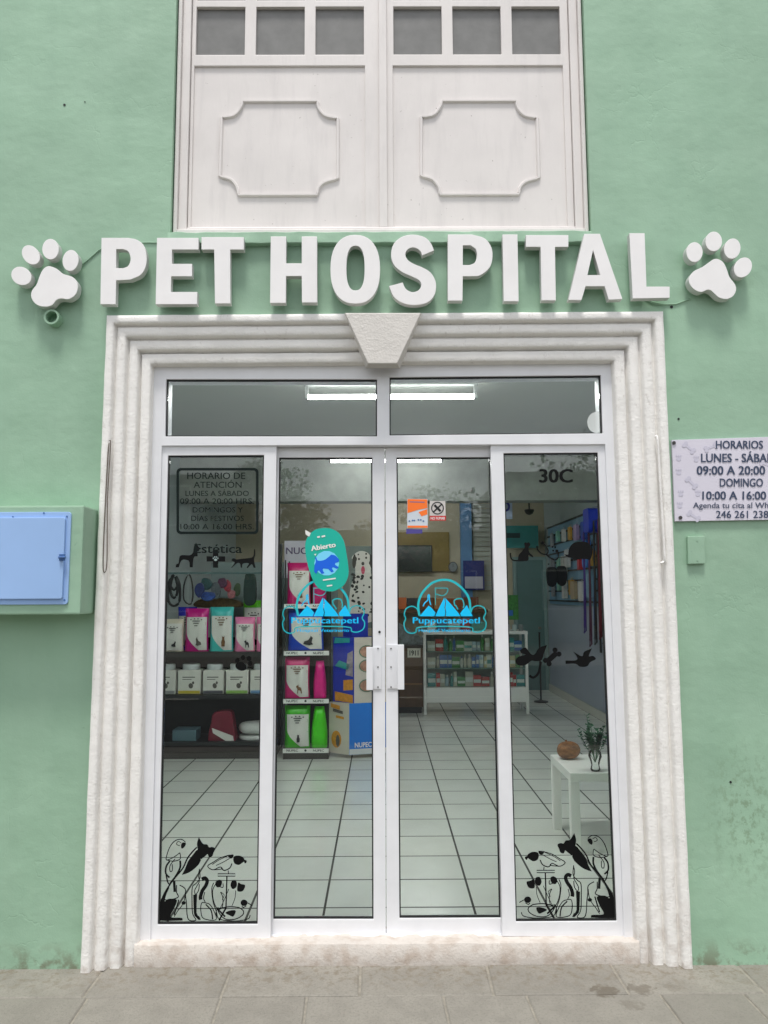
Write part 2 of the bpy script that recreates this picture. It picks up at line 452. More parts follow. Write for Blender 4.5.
# window opening in the wall
WO = [P(171, 234, 0), P(179, -60, 0), P(582.5, -60, 0), P(589, 232, 0)]
wx0 = WO[0][0]-.004; wx1 = WO[3][0]+.012; wz0 = (WO[0][1]+WO[3][1])/2; wz1 = wz0+2.35
door_notch = [(Oi[0][0]+.03, -.1), (Oi[1][0]+.03, Oi[1][1]-.03), (Oi[2][0]-.03, Oi[2][1]-.03), (Oi[3][0]-.03, -.1)]
w = MB()
w.prism([[(-9, -.1)]+door_notch+[(9, -.1), (9, 6.2), (-9, 6.2)], [(wx0, wz0), (wx1, wz0), (wx1, wz1), (wx0, wz1)]], 0, .26)
w.box(-9, .262, -.1, -8.75, 9.2, 6.2); w.box(8.75, .262, -.1, 9, 9.2, 6.2); w.box(-8.74, 9.0, -.1, 8.74, 9.2, 6.2)
w.build('wall', M_GREEN, B)
MB().box(-9.1, -.15, 6.203, 9.1, 9.3, 6.35).build('roof', mat('roof_concrete', rgb(150, 146, 140), .8), B)
# rough plaster sill under the shutters
sl_ = MB(); ns = 90; base_ = len(sl_.v)
for i in range(ns+1):
    t = i/ns; px = 167.5+t*424; Z0 = P(px, 243.8-1.6*t, -.03)[1]; Z1 = P(px, 234.2-1.6*t, 0)[1]; X = P(px, 240, -.03)[0]
    for (y_, z_) in ((.0, Z0-.001), (-.030, Z0+.001), (-.033, Z0+.004), (-.030, Z1-.008), (-.026, Z1-.004), (.07, Z1+.010)):
        v = Vector((X, y_, z_)); v += mn.noise_vector(v*16)*.0035+mn.noise_vector(v*50)*.0015; sl_.v.append(v)
for i in range(ns):
    for j in range(5): a = base_+i*6+j; sl_.f.append((a, a+6, a+7, a+1)); sl_.mi.append(0)
sl_.f.append(tuple(base_+j for j in range(6))); sl_.mi.append(0); sl_.f.append(tuple(base_+ns*6+5-j for j in range(6))); sl_.mi.append(0)
sl_.build('window_sill', M_GREEN, B)
# ---- moulded door surround swept round the opening
prof = [(0, .0), (.004, -.082), (.016, -.091), (.07, -.094), (.14, -.094), (.178, -.091), (.190, -.082), (.196, -.058), (.212, -.050), (.232, -.052), (.245, -.064), (.27, -.070), (.34, -.071), (.42, -.070), (.442, -.064), (.452, -.056),
        (.458, -.034), (.476, -.027), (.496, -.029), (.508, -.041), (.53, -.047), (.60, -.048), (.68, -.047), (.702, -.042), (.712, -.034), (.718, -.014), (.736, -.008), (.758, -.010), (.772, -.021), (.80, -.026), (.88, -.026), (.96, -.025), (.988, -.019), (1, -.006), (1.0, .06), (.999, .12)]
prof = [(u, y if i == 0 else y+.058 if y > -.012 else -.036+(y+.094)*.8) for i, (u, y) in enumerate(prof)]
ds = MB(); rows = []
def seglen(a, b): return math.hypot(a[0]-b[0], a[1]-b[1])
from mathutils import noise as mn
stations = []
for sgi in range(3):
    n = int(seglen(Oi[sgi], Oi[sgi+1])/.028)
    for i in range(n+(1 if sgi == 2 else 0)): stations.append((sgi, i/n))
for (sgi, t) in stations:
    r = []
    for (u, y) in prof:
        O = Vector(Oi[sgi]).lerp(Vector(Oi[sgi+1]), t); I = Vector(Ii[sgi]).lerp(Vector(Ii[sgi+1]), t)
        q = O.lerp(I, u); v = Vector((q.x, y, q.y))
        if 0 < u < 1:
            amp = .0035 if sgi == 1 else .0045
            nv = mn.noise_vector(v*9)*amp + mn.noise_vector(v*32)*.002
            v += nv*.35
        r.append(v)
    rows.append(r)
b0 = len(ds.v); m_ = len(prof)
for r in rows: ds.v += r
for i in range(len(rows)-1):
    for j in range(m_-1):
        ds.f.append((b0+i*m_+j, b0+i*m_+j+1, b0+(i+1)*m_+j+1, b0+(i+1)*m_+j)); ds.mi.append(0)
SUR = ds.build('door_surround', M_WPL, B, smooth=True)
# keystone: tapered wedge standing proud
kf = [P(345, 313, -.075), P(421, 313, -.075), P(397, 363.5, -.075), P(368, 363.5, -.075)]
ks = MB()
fr = kf; bk = [P(343, 312, -.0), P(423, 312, -.0), P(400, 367, -.0), P(366, 367, -.0)]
F = [Vector((p[0], -.075, p[1])) for p in fr]; K = [Vector((p[0], .02, p[1])) for p in bk]
ks.v += F+K; ks.f += [(3, 2, 1, 0), (0, 1, 5, 4), (1, 2, 6, 5), (2, 3, 7, 6), (3, 0, 4, 7)]; ks.mi += [0]*5
ks.build('keystone', M_KEY, SUR, bevel=.004)
# threshold strip under the aluminium frame
x0 = Ii[0][0]-.01; x1 = Ii[3][0]+.01
zf = P(384, 941.5, .07)[1]
FZ = zf+.005     # finished floor height inside
zt0 = P(384, 943, .014)[1]
st_ = MB()
nx = 70; nz = 4
g0 = len(st_.v)
for i in range(nx+1):
    for j, (yy_, zz) in enumerate(((.014, -.02), (.012, .015), (.012, zt0-.005), (.017, zt0), (.3, zf-.001))):
        v = Vector((x0+(x1-x0)*i/nx, yy_, zz)); 
        if j < 4: v += mn.noise_vector(v*22)*.004
        st_.v.append(v)
for i in range(nx):
    for j in range(4): a = g0+i*5+j; st_.f.append((a, a+5, a+6, a+1)); st_.mi.append(0)
st_.build('threshold', white_plaster('worn_step_plaster', rgb(206, 199, 191), .8), B, smooth=True)
# cracked wire loop and white conduit on the surround
def wire(name, pts, Y, r, mt, label, cat, parent=None):
    return MB().tube([(*((P(p[0], p[1], p[2] if len(p) > 2 else Y))[:1]), (p[2] if len(p) > 2 else Y), P(p[0], p[1], p[2] if len(p) > 2 else Y)[1]) for p in pts], r, 6, cap=True).build(name, mt, parent, smooth=True, label=label, cat=cat)
wire('wire_loop', smooth([(109.5, 441), (110.5, 446), (107.5, 500), (107, 560), (105, 572), (103, 565), (104.5, 520), (107.5, 460), (109, 443)], False, 4), -.040, .0025, mat('rusty_wire', rgb(110, 100, 92), .8, .2, 40), 'thin rusty wire hooked on the left side of the white door surround', 'wire')
wire('white_conduit', smooth([(655.5, 437), (657.5, 440), (660, 480), (664.5, 555), (663, 562), (660.5, 563)], False, 4), -.038, .006, M_WPL, 'thin white painted conduit on the right side of the door surround', 'conduit')
M_GP = M_GREEN
wire('wall_cable', [(81, 266), (90, 258), (99, 250), (110, 245), (125, 243), (150, 242.5), (168, 243)], -.004, .003, M_GP, 'thin green painted cable from the left paw to the first letters', 'cable')
wire('wall_cable', [(645, 298), (652, 302), (664, 304.5), (676, 304), (690, 299)], -.004, .003, M_GP, 'thin green painted cable between the last letter and the right paw', 'cable')
# small drill holes
for (x, y, r) in ((671.5, 307, .007), (64.5, 105, .006), (85, 102, .003), (678.5, 419, .005), (730.5, 782, .005), (668, 566, .004)):
    X, Z = P(x, y, 0); MB().lathe((0, 0, 0), [(r*1.2, 0)], 4)
    q = MB(); q.prism(ell(X, Z, r, r, n=10), -.0025, .001); q.build('wall_plug', M_RUBBER, B)
# ---- upper window with shutters
win = MB()
fy = .035
def P4(x0, y0, x1, y1, Y): return [P(x0, y1, Y), P(x1, y1, Y), P(x1, y0, Y), P(x0, y0, Y)]
def wr(x0, z0, x1, z1): return rect(x0, z0, x1, z1)
# architecture in real metres taken at the leaf plane
LY = .065
def X_(px, Y=LY): return P(px, 120, Y)[0]
def Z_(py, Y=LY): return P(384, py, Y)[1]
fx0, fx1 = wx0+.005, wx1-.005
zb = wz0+.004
lx = [X_(190), X_(380.5), X_(384.5), X_(571)]    # leaf edges
ztop = wz1-.03
Win = MB()
def ring(mb, a, b_, y0_, y1_):
    (x0_, z0_), (x1_, z1_) = a[0], a[2]; (u0, w0), (u1, w1) = b_[0], b_[2]
    mb.box(x0_, y0_, z0_, u0, y1_, z1_); mb.box(u1, y0_, z0_, x1_, y1_, z1_); mb.box(u0+.0002, y0_, z0_, u1-.0002, y1_, w0); mb.box(u0+.0002, y0_, w1, u1-.0002, y1_, z1_)
ring(Win, rect(fx0, zb, fx1, ztop), rect(fx0+.017, zb+.03, fx1-.017, ztop-.05), fy-.01, .20)
ring(Win, rect(fx0+.0175, zb+.0305, lx[3]+.0+(fx1-.0175-lx[3]), ztop-.0505), rect(lx[0]-.002, zb+.05, lx[3]+.002, ztop-.09), fy+.012, .20)
WIN = Win.build('window', M_WOOD, B, bevel=.004)
zp0, zp1 = Z_(54.5), Z_(6.5)
for (a, c, panes, (pa, pb)) in ((lx[0], lx[1], ((194, 243.5), (254.7, 304), (315, 364)), (193, 365)), (lx[2], lx[3], ((394, 443), (454, 503), (514, 563)), (393, 564.5))):
    ph = zp1-zp0; rail = Z_(0)-Z_(7); holes = []
    zz = zp0
    while zz+ph < ztop-.15:
        for (p, q) in panes: holes.append(rect(X_(p), zz, X_(q), zz+ph))
        zz += ph+.035
    pz0, pz1 = Z_(226.5), Z_(65.5); px0_, px1_ = X_(pa), X_(pb)
    lf = MB(); lf.prism([rect(a, zb+.048, c, ztop-.095), rect(px0_, pz0, px1_, pz1)]+holes, LY, LY+.045)
    LF = lf.build('shutter_leaf', M_WOOD, WIN, bevel=.003)
    MB().box(px0_-.01, LY+.012, pz0-.01, px1_+.01, LY+.03, pz1+.01).build('shutter_panel', M_WOOD, WIN)
    for h in holes:
        MB().box(h[0][0]-.004, LY+.02, h[0][1]-.004, h[2][0]+.004, LY+.024, h[2][1]+.004).build('pane', mat('dusty_glass', rgb(118, 118, 116), .35, .12, 12), WIN)
    # raised bead with scooped corners
    ox = px0_-X_(193)
    def bp(pts): return [(X_(168+p[0]*.302)+ox, Z_(p[1]*.302)) for p in pts]
    path = smooth([(247, 332, 1), (494, 332, 1), (498, 355), (520, 380), (562, 390, 1), (562, 588, 1), (520, 600), (500, 618), (494, 642, 1), (237, 642, 1), (232, 618), (212, 592), (175, 580, 1), (177, 386, 1), (218, 378), (240, 352)], True, 5)
    path = bp(path)
    rb = MB(); n = len(path); c0 = ctr(path)
    cs = [(-.012, 0.013), (-.012, -.005), (-.006, -.012), (.005, -.012), (.011, -.004), (.012, .013)]
    b = len(rb.v)
    for i in range(n):
        t = Vector(path[(i+1) % n])-Vector(path[i-1]); t.normalize(); nn = Vector((t.y, -t.x))
        for (o_, y_) in cs: rb.v.append(Vector((path[i][0]+nn.x*o_*.75, LY+.012+y_-.0, path[i][1]+nn.y*o_*.75)))
    for i in range(n):
        j = (i+1) % n
        for q in range(5): rb.f.append((b+i*6+q, b+j*6+q, b+j*6+q+1, b+i*6+q+1)); rb.mi.append(0)
    rb.build('panel_bead', M_WOOD, WIN)
MB().box(X_(381)-.010, LY-.014, zb+.05, X_(385)+.010, LY-.003, ztop-.095).build('astragal', M_WOOD, WIN, bevel=.004)
# dark sheet standing in for the unlit room behind the shutter panes
MB().box(fx0, .21, zb, fx1, .25, ztop).build('blind', mat('dark_room_sheet', rgb(60, 62, 64), .8), WIN)
# ---- aluminium shop front
GY, DY = .092, .132
TF = P(153.5, 368, .065); TR = P(611.5, 365, .065); BL = P(141, 942, .065); BR = P(631.5, 940, .065)
zt = (TF[1]+TR[1])/2+.01; xl = (TF[0]+BL[0])/2; xr = (TR[0]+BR[0])/2
# widen so the frame always meets the plaster reveal
fo = [(BL[0]-.008, zf), (BR[0]+.008, zf), (TR[0]+.01, zt), (TF[0]-.01, zt)]
tl = [P(165.5, 436.5, .07), P(377, 436.5, .07), P(377, 379.5, .07), P(166.5, 379.5, .07)]
tr_ = [P(389.5, 435.5, .07), P(602.5, 433.5, .07), P(600.5, 375.5, .07), P(389.5, 377.5, .07)]
low = [P(150.5, 940.5, .07), P(624, 938.5, .07), P(605, 444.5, .07), P(162, 446, .07)]
low[0] = (low[0][0], zf+.006); low[1] = (low[1][0], zf+.006)
SF = MB(); SF.prism([fo, tl, tr_, low], .065, .175)
SF.box(low[0][0], .08, zf-.002, low[1][0], .174, zf+.012)
SFO = SF.build('shop_front', M_ALU, B, bevel=.0025)
def gasket_pane(q, Y, parent, gw=.006, nm='glass_pane'):
    c = ctr(q)
    q2 = [(p[0]+(gw if p[0] < c[0] else -gw), p[1]+(gw if p[1] < c[1] else -gw)) for p in q]
    g_ = MB(); g_.prism([q, q2], Y-.004, Y+.010); g_.build('gasket', M_RUBBER, parent)
    p_ = MB(); p_.prism(q2, Y, Y+.005); return p_.build(nm, M_GLASS, parent)
def shrinkq(q, d):
    c = ctr(q); return [(p[0]+(-d if p[0] < c[0] else d), p[1]+(-d if p[1] < c[1] else d)) for p in q]
for q in (tl, tr_): gasket_pane(q, .080, SFO)
def leaf(name, outer, hole, y0, y1, gy, label=None):
    lf = MB(); lf.prism([outer, hole], y0, y1); o = lf.build(name, M_ALU, B, bevel=.0025, label=label)
    gasket_pane(hole, gy, o); return o
yS = .078; yD = .118
def q4(a, b_, c, d, Y): return [P(*p, Y) for p in (a, b_, c, d)]
SL = leaf('side_light', q4((150.5, 939.5), (270.5, 938.5), (276.5, 445.5), (162, 446), yS), q4((157.5, 925), (257.5, 924.5), (264, 455), (168, 455.5), yS), yS, .112, GY-.002)
SR = leaf('side_light', q4((502.5, 936.5), (624, 936.5), (605, 443), (490.5, 444.5), yS), q4((516, 922), (616.8, 921.3), (597.8, 452.5), (503.5, 453.2), yS), yS, .112, GY-.002)
DL = leaf('sliding_door', q4((262, 936), (385.8, 936), (384.6, 447.5), (268, 448), yD), q4((273, 919.7), (373.5, 919.7), (372.3, 457.5), (279, 457.5), yD), yD, .162, DY)
DR = leaf('sliding_door', q4((386.6, 936), (508, 936), (497, 446.5), (385.4, 447.5), yD), q4((399.5, 918.8), (501, 918.3), (490.5, 457), (396.5, 457.5), yD), yD, .162, DY)
for D, sx, (a, c), (ty, by) in ((DL, -1, (366.5, 381.5), (647, 689)), (DR, 1, (387, 404), (644.5, 688.5))):
    h = MB(); xa, zt_ = P(a, ty, yD-.0); xb, zb_ = P(c, by, yD)
    x_in = P(382 if sx < 0 else 387.5, 660, yD)[0]
    # angle profile: plate on the stile, grip turned out over the glass
    if sx < 0: x0h, x1h = xa, xb; lip = x0h
    else: x0h, x1h = xa, xb; lip = x1h
    h.box(x0h, yD-.006, zb_, x1h, yD-.001, zt_)
    h.box(lip, yD-.036, zb_, lip-sx*.016, yD-.0065, zt_)
    h.box(lip, yD-.041, zb_, lip-sx*.03, yD-.0365, zt_)
    H = h.build('handle', M_ALU, D, bevel=.0015)
    for sy in (648.5, 667, 687):
        X, Z = P(378 if sx < 0 else 391, sy, yD-.006)
        MB().prism(ell(X, Z, .0035, .0035, n=8), yD-.009, yD-.006).build('screw', M_STEEL, H)
X, Z = P(379.5, 632, yD); MB().prism(ell(X, Z, .006, .006, n=10), yD-.003, yD).build('keyhole', M_RUBBER, DL)
# roller marks: frame corner blocks
for (px, py) in ((153.5, 395), (607, 395)): pass
# ---- letters
sg = thing('letter_sign', (0, -.02, P(384, 306, 0)[1]), 'raised white letters PET HOSPITAL on the green wall above the door', 'sign')
LYF, LYB = -.066, -.028
M_SIDE = mat('sign_return', rgb(205, 205, 203), .45, .03)
def letter(loops):
    m2 = MB(); m2.prism(loops, LYF, LYB, 0, 1); return m2.build('letter', [M_SIGN, M_SIDE], sg, bevel=.0015)
C3 = lambda p: crop(95, 230, .1953, LYF, p); C4 = lambda p: crop(265, 225, .2279, LYF, p); C5 = lambda p: crop(440, 225, .3125, LYF, p)
letter([C3(smooth([(33, 40, 1), (170, 40, 1), (215, 50), (250, 80), (264, 135), (258, 190), (232, 230), (180, 254, 1), (108, 258, 1), (105, 380, 1), (27, 380, 1)])), C3(smooth([(108, 98, 1), (145, 98, 1), (170, 110), (182, 147), (170, 183), (145, 195, 1), (108, 195, 1)]))])
letter([C3([(317, 40), (530, 40), (530, 100), (394, 100), (394, 173), (497, 173), (497, 237), (390, 237), (388, 317), (524, 317), (522, 380), (310, 380)])])
letter([C3([(545, 36), (762, 36), (762, 100), (692, 100), (693, 376), (614, 376), (610, 100), (545, 100)])])
letter([C4([(25, 50), (93, 50), (92, 168), (161, 168), (161, 50), (228, 50), (229, 340), (162, 340), (161, 224), (92, 224), (91, 342), (22, 342)])])
letter([C4(ell(396, 194, 109, 151, 0, 40, 2.35)), C4(ell(397, 189, 40, 98, 0, 32, 2.5))])
letter([C4(smooth([(742, 112, 1), (690, 133, 1), (680, 112), (655, 99), (630, 104), (616, 125), (624, 150), (650, 169), (695, 188), (730, 212), (750, 255), (744, 305), (712, 340), (655, 351), (605, 342), (566, 315), (544, 268, 1), (604, 252, 1), (618, 280), (645, 294), (672, 287), (686, 264), (676, 242), (645, 226), (600, 205), (566, 175), (553, 130), (565, 82), (600, 52), (650, 42), (700, 53), (728, 80)]))])
letter([C5(smooth([(25, 30, 1), (103, 30, 1), (145, 44), (167, 80), (162, 130), (130, 160), (100, 164, 1), (73, 164, 1), (72, 242, 1), (25, 242, 1)])), C5(smooth([(73, 65, 1), (98, 65, 1), (115, 78), (118, 100), (111, 120), (95, 128, 1), (73, 128, 1)]))])
letter([C5([(200, 30), (248, 30), (252, 244), (204, 244)])])
letter([C5([(275, 32), (411, 32), (411, 70), (368, 70), (371, 241), (325, 241), (322, 70), (275, 70)])])
letter([C5([(462, 28), (512, 28), (584, 237), (540, 239), (527, 196), (466, 196), (453, 240), (411, 240)]), C5([(490, 80), (513, 160), (472, 160)])])
letter([C5([(606, 26), (655, 26), (661, 197), (735, 197), (735, 233), (617, 235)])])
# stand-off brackets
def paw(ox, oy, s, pad, toes, label):
    c = P(ox+ctr(pad)[0]*s, oy+ctr(pad)[1]*s, 0)
    t = thing('paw_sign', (c[0], -.02, c[1]), label, 'sign', 'paw print emblems at the ends of the lettering')
    Yp = -.066
    m2 = MB(); m2.prism(crop(ox, oy, s, Yp, smooth(pad)), Yp, -.022, 0, 1); m2.build('pad', [M_SIGN, M_SIDE], t, bevel=.0015)
    for (x, y, rx, ry, ro) in toes:
        m2 = MB(); m2.prism(crop(ox, oy, s, Yp, ell(x, y, rx, ry, math.radians(ro), 28)), Yp, -.022, 0, 1); m2.build('toe', [M_SIGN, M_SIDE], t, bevel=.0015)
paw(0, 220, .1432, [(340, 322), (395, 340), (440, 375), (510, 400), (543, 450), (530, 515), (480, 552), (430, 548), (395, 558), (360, 595), (310, 605), (255, 590), (220, 545), (222, 495), (255, 450), (275, 395), (300, 345)],
    [(148, 390, 73, 62, 30), (215, 243, 56, 74, -38), (352, 203, 58, 72, 0), (492, 282, 56, 74, 8)], 'white paw print emblem at the left end of the lettering')
paw(660, 220, .1406, [(410, 277), (450, 300), (475, 350), (495, 405), (535, 460), (540, 505), (515, 545), (470, 562), (420, 550), (385, 520), (360, 500), (335, 497), (290, 512), (240, 490), (210, 450), (208, 410), (240, 365), (300, 335), (350, 300), (380, 280)],
    [(246, 228, 58, 71, 0), (383, 152, 59, 70, 0), (515, 203, 58, 73, 10), (591, 337, 60, 75, 30)], 'white paw print emblem at the right end of the lettering')
rx, rz = P(51.3, 316.7, -.05)
r_ = MB(); r_.prism([ell(rx, rz, .036, .036, n=28), ell(rx, rz, .027, .027, n=28)], -.05, .002); r_.build('pipe_stub', M_GREEN, label='short round pipe end painted green on the wall below the left paw', cat='pipe', smooth=False)
# ---- meter box, left
mx0 = P(82, 560, -.17)[0]
mz1 = P(60, 505.5, -.17)[1]; mz0 = P(60, 614.5, -.17)[1]
MT = thing('meter_box', (mx0-.35, 0, mz0), 'pale blue metal door in a green plastered box on the left wall', 'utility box')
hb = MB(); hb.prism([rect(mx0-.75, mz0, mx0, mz1)], -.17, -.002); hb.build('housing', M_GREEN, MT, bevel=.008)
M_BLUE = mat('blue_enamel', rgb(154, 187, 232), .32, .05, 2.5, .03, 8)
bx1 = P(70, 550, -.175)[0]; bz1 = P(50, 512, -.175)[1]; bz0 = P(50, 604.5, -.175)[1]
MB().prism(rrect(bx1-.62, bz0, bx1, bz1, .014), -.178, -.169).build('door_frame', M_BLUE, MT, bevel=.002)
ix1 = P(64.5, 550, -.185)[0]; iz1 = P(50, 517.5, -.185)[1]; iz0 = P(50, 599, -.185)[1]
md = MB(); md.prism(rrect(ix1-.57, iz0, ix1, iz1, .010), -.192, -.1785); MD = md.build('door', M_BLUE, MT, bevel=.003)
X, Z = P(62.8, 557.5, -.19)
lt = MB(); lt.box(X-.012, -.2, Z-.014, X+.012, -.1925, Z+.014); lt.tube([(X-.012, -.203, Z), (X+.016, -.203, Z)], .006, 8); lt.build('latch', mat('blue_steel', rgb(70, 108, 165), .35, .1), MD)
for (px, py) in ((67, 516.5), (64.5, 600), (13, 517), (44, 513)):
    X, Z = P(px, py, -.178); MB().prism(ell(X, Z, .004, .004, n=8), -.1805, -.178).build('rivet', mat('blue_steel', (0, 0, 0, 1)), MT)
# ---- hours sign, right
SY = -.016
sx0, sz1 = P(672.5, 440, SY); _, sz0 = P(675, 520.5, SY); sx1 = P(811, 437, SY)[0]
HS = thing('hours_sign', ((sx0+sx1)/2, -.01, sz0), 'pale lilac opening hours board screwed to the green wall right of the door', 'sign')
q = [P(675, 521.3, SY), P(812, 519, SY), P(810.5, 435.5, SY), P(671.8, 440, SY)]
MB().prism(q, SY, -.002).build('board', mat('lilac_board', rgb(214, 210, 222), .4, .03, 3), HS, bevel=.001)
mk = MB(); M_MARK = mat('faint_print', rgb(200, 197, 212), .4, 0)
for (cx, cy, a) in ((228, 222, .7), (240, 385, .8), (250, 540, .6), (330, 220, -.4), (590, 300, .4), (620, 470, -.6)):
    for (dx, dy, rx_, ry_) in ((0, 0, 26, 6), (-24, -7, 9, 9), (-24, 7, 9, 9), (24, -7, 9, 9), (24, 7, 9, 9)):
        mk.prism(crop(640, 400, .2148, SY-.001-.0003*abs(dx)/24, [(cx+x*math.cos(a)-y*math.sin(a), cy+x*math.sin(a)+y*math.cos(a)) for x, y in ell(dx, dy, rx_, ry_, 0, 12)]), SY-.0012-.0004*(1 if dx else 0)-.0002*(1 if dy > 0 else 0), None)
for (cx, cy) in ((180, 275), (180, 340), (190, 440), (185, 495), (262, 280), (270, 440)):
    mk.prism(crop(640, 400, .2148, SY-.001, ell(cx, cy, 11, 9, 0, 12)), SY-.0012, None)
    for k in range(3): mk.prism(crop(640, 400, .2148, SY-.001, ell(cx-10+k*10, cy-15, 4, 5, 0, 8)), SY-.0012, None)
mk.build('watermark_print', M_MARK, HS)
tx = MB(); fn = lambda x, y: P(640+x*.2148, 400+y*.2148, SY-.0025)
for (s_, xa, yt, xb, yb, bo) in (('HORARIOS', 353, 190, 573, 226, .022), ('LUNES - SÁBADO', 284, 250, 668, 289, .022), ('09:00 A 20:00 HRS', 264, 308, 700, 347, .022), ('DOMINGO', 371, 366, 573, 403, .022),
                                 ('10:00 A 16:00 HRS', 290, 426, 700, 463, .022), ('Agenda tu cita al WhatsApp', 247, 477, 715, 503, .008), ('246 261 238', 354, 516, 598, 549, .012)):
    text(tx, s_, fn, xa, yt, xb, yb, SY-.0025, bold=bo)
tx.build('lettering', mat('navy_print', rgb(52, 66, 92), .5, 0), HS)
for (cx, cy) in ((157, 200), (187, 548)):
    X, Z = P(640+cx*.2148, 400+cy*.2148, SY); MB().prism(ell(X, Z, .0085, .0085, n=12), SY-.006, SY-.0005).build('screw', mat('dark_screw', rgb(60, 56, 58), .4, .1), HS, bevel=.0015)
# junction cover
q = crop(640, 400, .2148, -.012, [(222, 765), (302, 762), (299, 633), (219, 635)])
JC = MB().prism(q, -.02, .0).build('cover_plate', M_GREEN, bevel=.004, label='small green blank cover plate on the wall below the hours board', cat='cover plate')
for (cx, cy) in ((263, 655), (264, 747)):
    X, Z = P(640+cx*.2148, 400+cy*.2148, -.012); MB().prism(ell(X, Z, .0035, .0035, n=8), -.0225, -.0201).build('screw', M_GREEN, JC)
# ================================================================ INTERIOR
XL, XR, YB, CZ = -2.35, 2.65, 8.8, 3.2
M_IW = mat('cream_wall_paint', rgb(176, 168, 146), .7, .03, 2, .15, 60)
M_IG = mat('pale_grey_wall_paint', rgb(170, 182, 182), .7, .03, 2, .15, 60)
M_CEIL = mat('ceiling_paint', rgb(158, 162, 156), .8, .03, 2)
MB().box(XL-.1, .176, FZ-.06, XR+.1, YB+.1, FZ).build('floor', M_TILE, kind='structure')
MB().box(XL-.1, .262, CZ, XR+.1, YB+.1, CZ+.12).build('ceiling', M_CEIL, kind='structure')
MB().box(XL, 5.3, 2.68, XR, 5.55, CZ-.002).build('ceiling_beam', mat('beam_paint', rgb(150, 154, 148), .75, .14, 5), kind='structure')
MB().box(XL-.1, .262, FZ+.001, XL, YB+.1, CZ-.001).build('interior_wall', M_IG, B)
MB().box(XR, .262, FZ+.001, XR+.1, YB+.1, CZ-.001).build('interior_wall', M_IG, B)
MB().box(XL, YB, FZ+.001, XR, YB+.1, CZ-.001).build('interior_wall', M_IW, B)
# inner return of the front wall beside the opening is the wall itself; skirting strips
sk = MB(); sk.box(XR-.015, .27, FZ+.001, XR-.002, YB-.01, FZ+.10); sk.box(XL+.002, .27, FZ+.001, XL+.015, YB-.01, FZ+.10); sk.box(XL+.02, YB-.015, FZ+.001, XR-.02, YB-.002, FZ+.10)
sk.build('skirting', mat('skirting_tile', rgb(200, 200, 190), .3, .03), B)
# fluorescent battens
M_ADDTUBE = mat('added_tube', (1, 1, 1, 1), .5, 0, emit=46)
M_TUBE1 = mat('fluorescent_tube_soft', (1, 1, 1, 1), .5, 0, emit=22)
M_TUBE2 = mat('fluorescent_tube_dim', (1, 1, 1, 1), .5, 0, emit=12)
def batten(Y, xa, xb, z, label, tube=None):
    t = thing('fluorescent_light', ((xa+xb)/2, Y, CZ), label, 'ceiling light', 'fluorescent lights')
    MB().box(xa-.03, Y-.022, CZ-.045, xb+.03, Y+.022, CZ-.003).build('housing', mat('batten_grey', rgb(112, 116, 114), .7, .03), t)
    for dx in (xa-.02, xb): MB().box(dx, Y-.014, z-.016, dx+.02, Y+.014, CZ-.046).build('lamp_holder', mat('batten_grey', (0, 0, 0, 1)), t)
    MB().tube([(xa+.001, Y, z), (xb-.001, Y, z)], .018, 12).build('tube', tube or M_ADDTUBE, t, smooth=True)
a = P(308, 397, 2.05); b = P(474, 397, 2.05); batten(2.05, a[0], b[0], a[1], 'lit fluorescent tube on the ceiling just inside the doors', M_TUBE1)
a = P(331, 461, 4.95); b = P(441, 461, 4.95); batten(4.95, a[0], b[0], a[1], 'lit fluorescent tube on the ceiling deeper in the shop', M_TUBE2)
batten(7.1, -.3, .92, CZ-.09, 'added fluorescent tube out of view behind the beam')  # hidden by the beam; added to light the rear of the shop
for (yy_, xm, lab) in ((1.0, -1.35, 'unseen added fluorescent tube above the left end of the shop front'), (1.0, 0, 'unseen added fluorescent tube above the middle of the shop front'), (1.0, 1.35, 'unseen added fluorescent tube above the right end of the shop front')):
    batten(yy_, xm-.6, xm+.6, CZ-.10, lab)  # out-of-view row added to brighten the floor and table by the doors
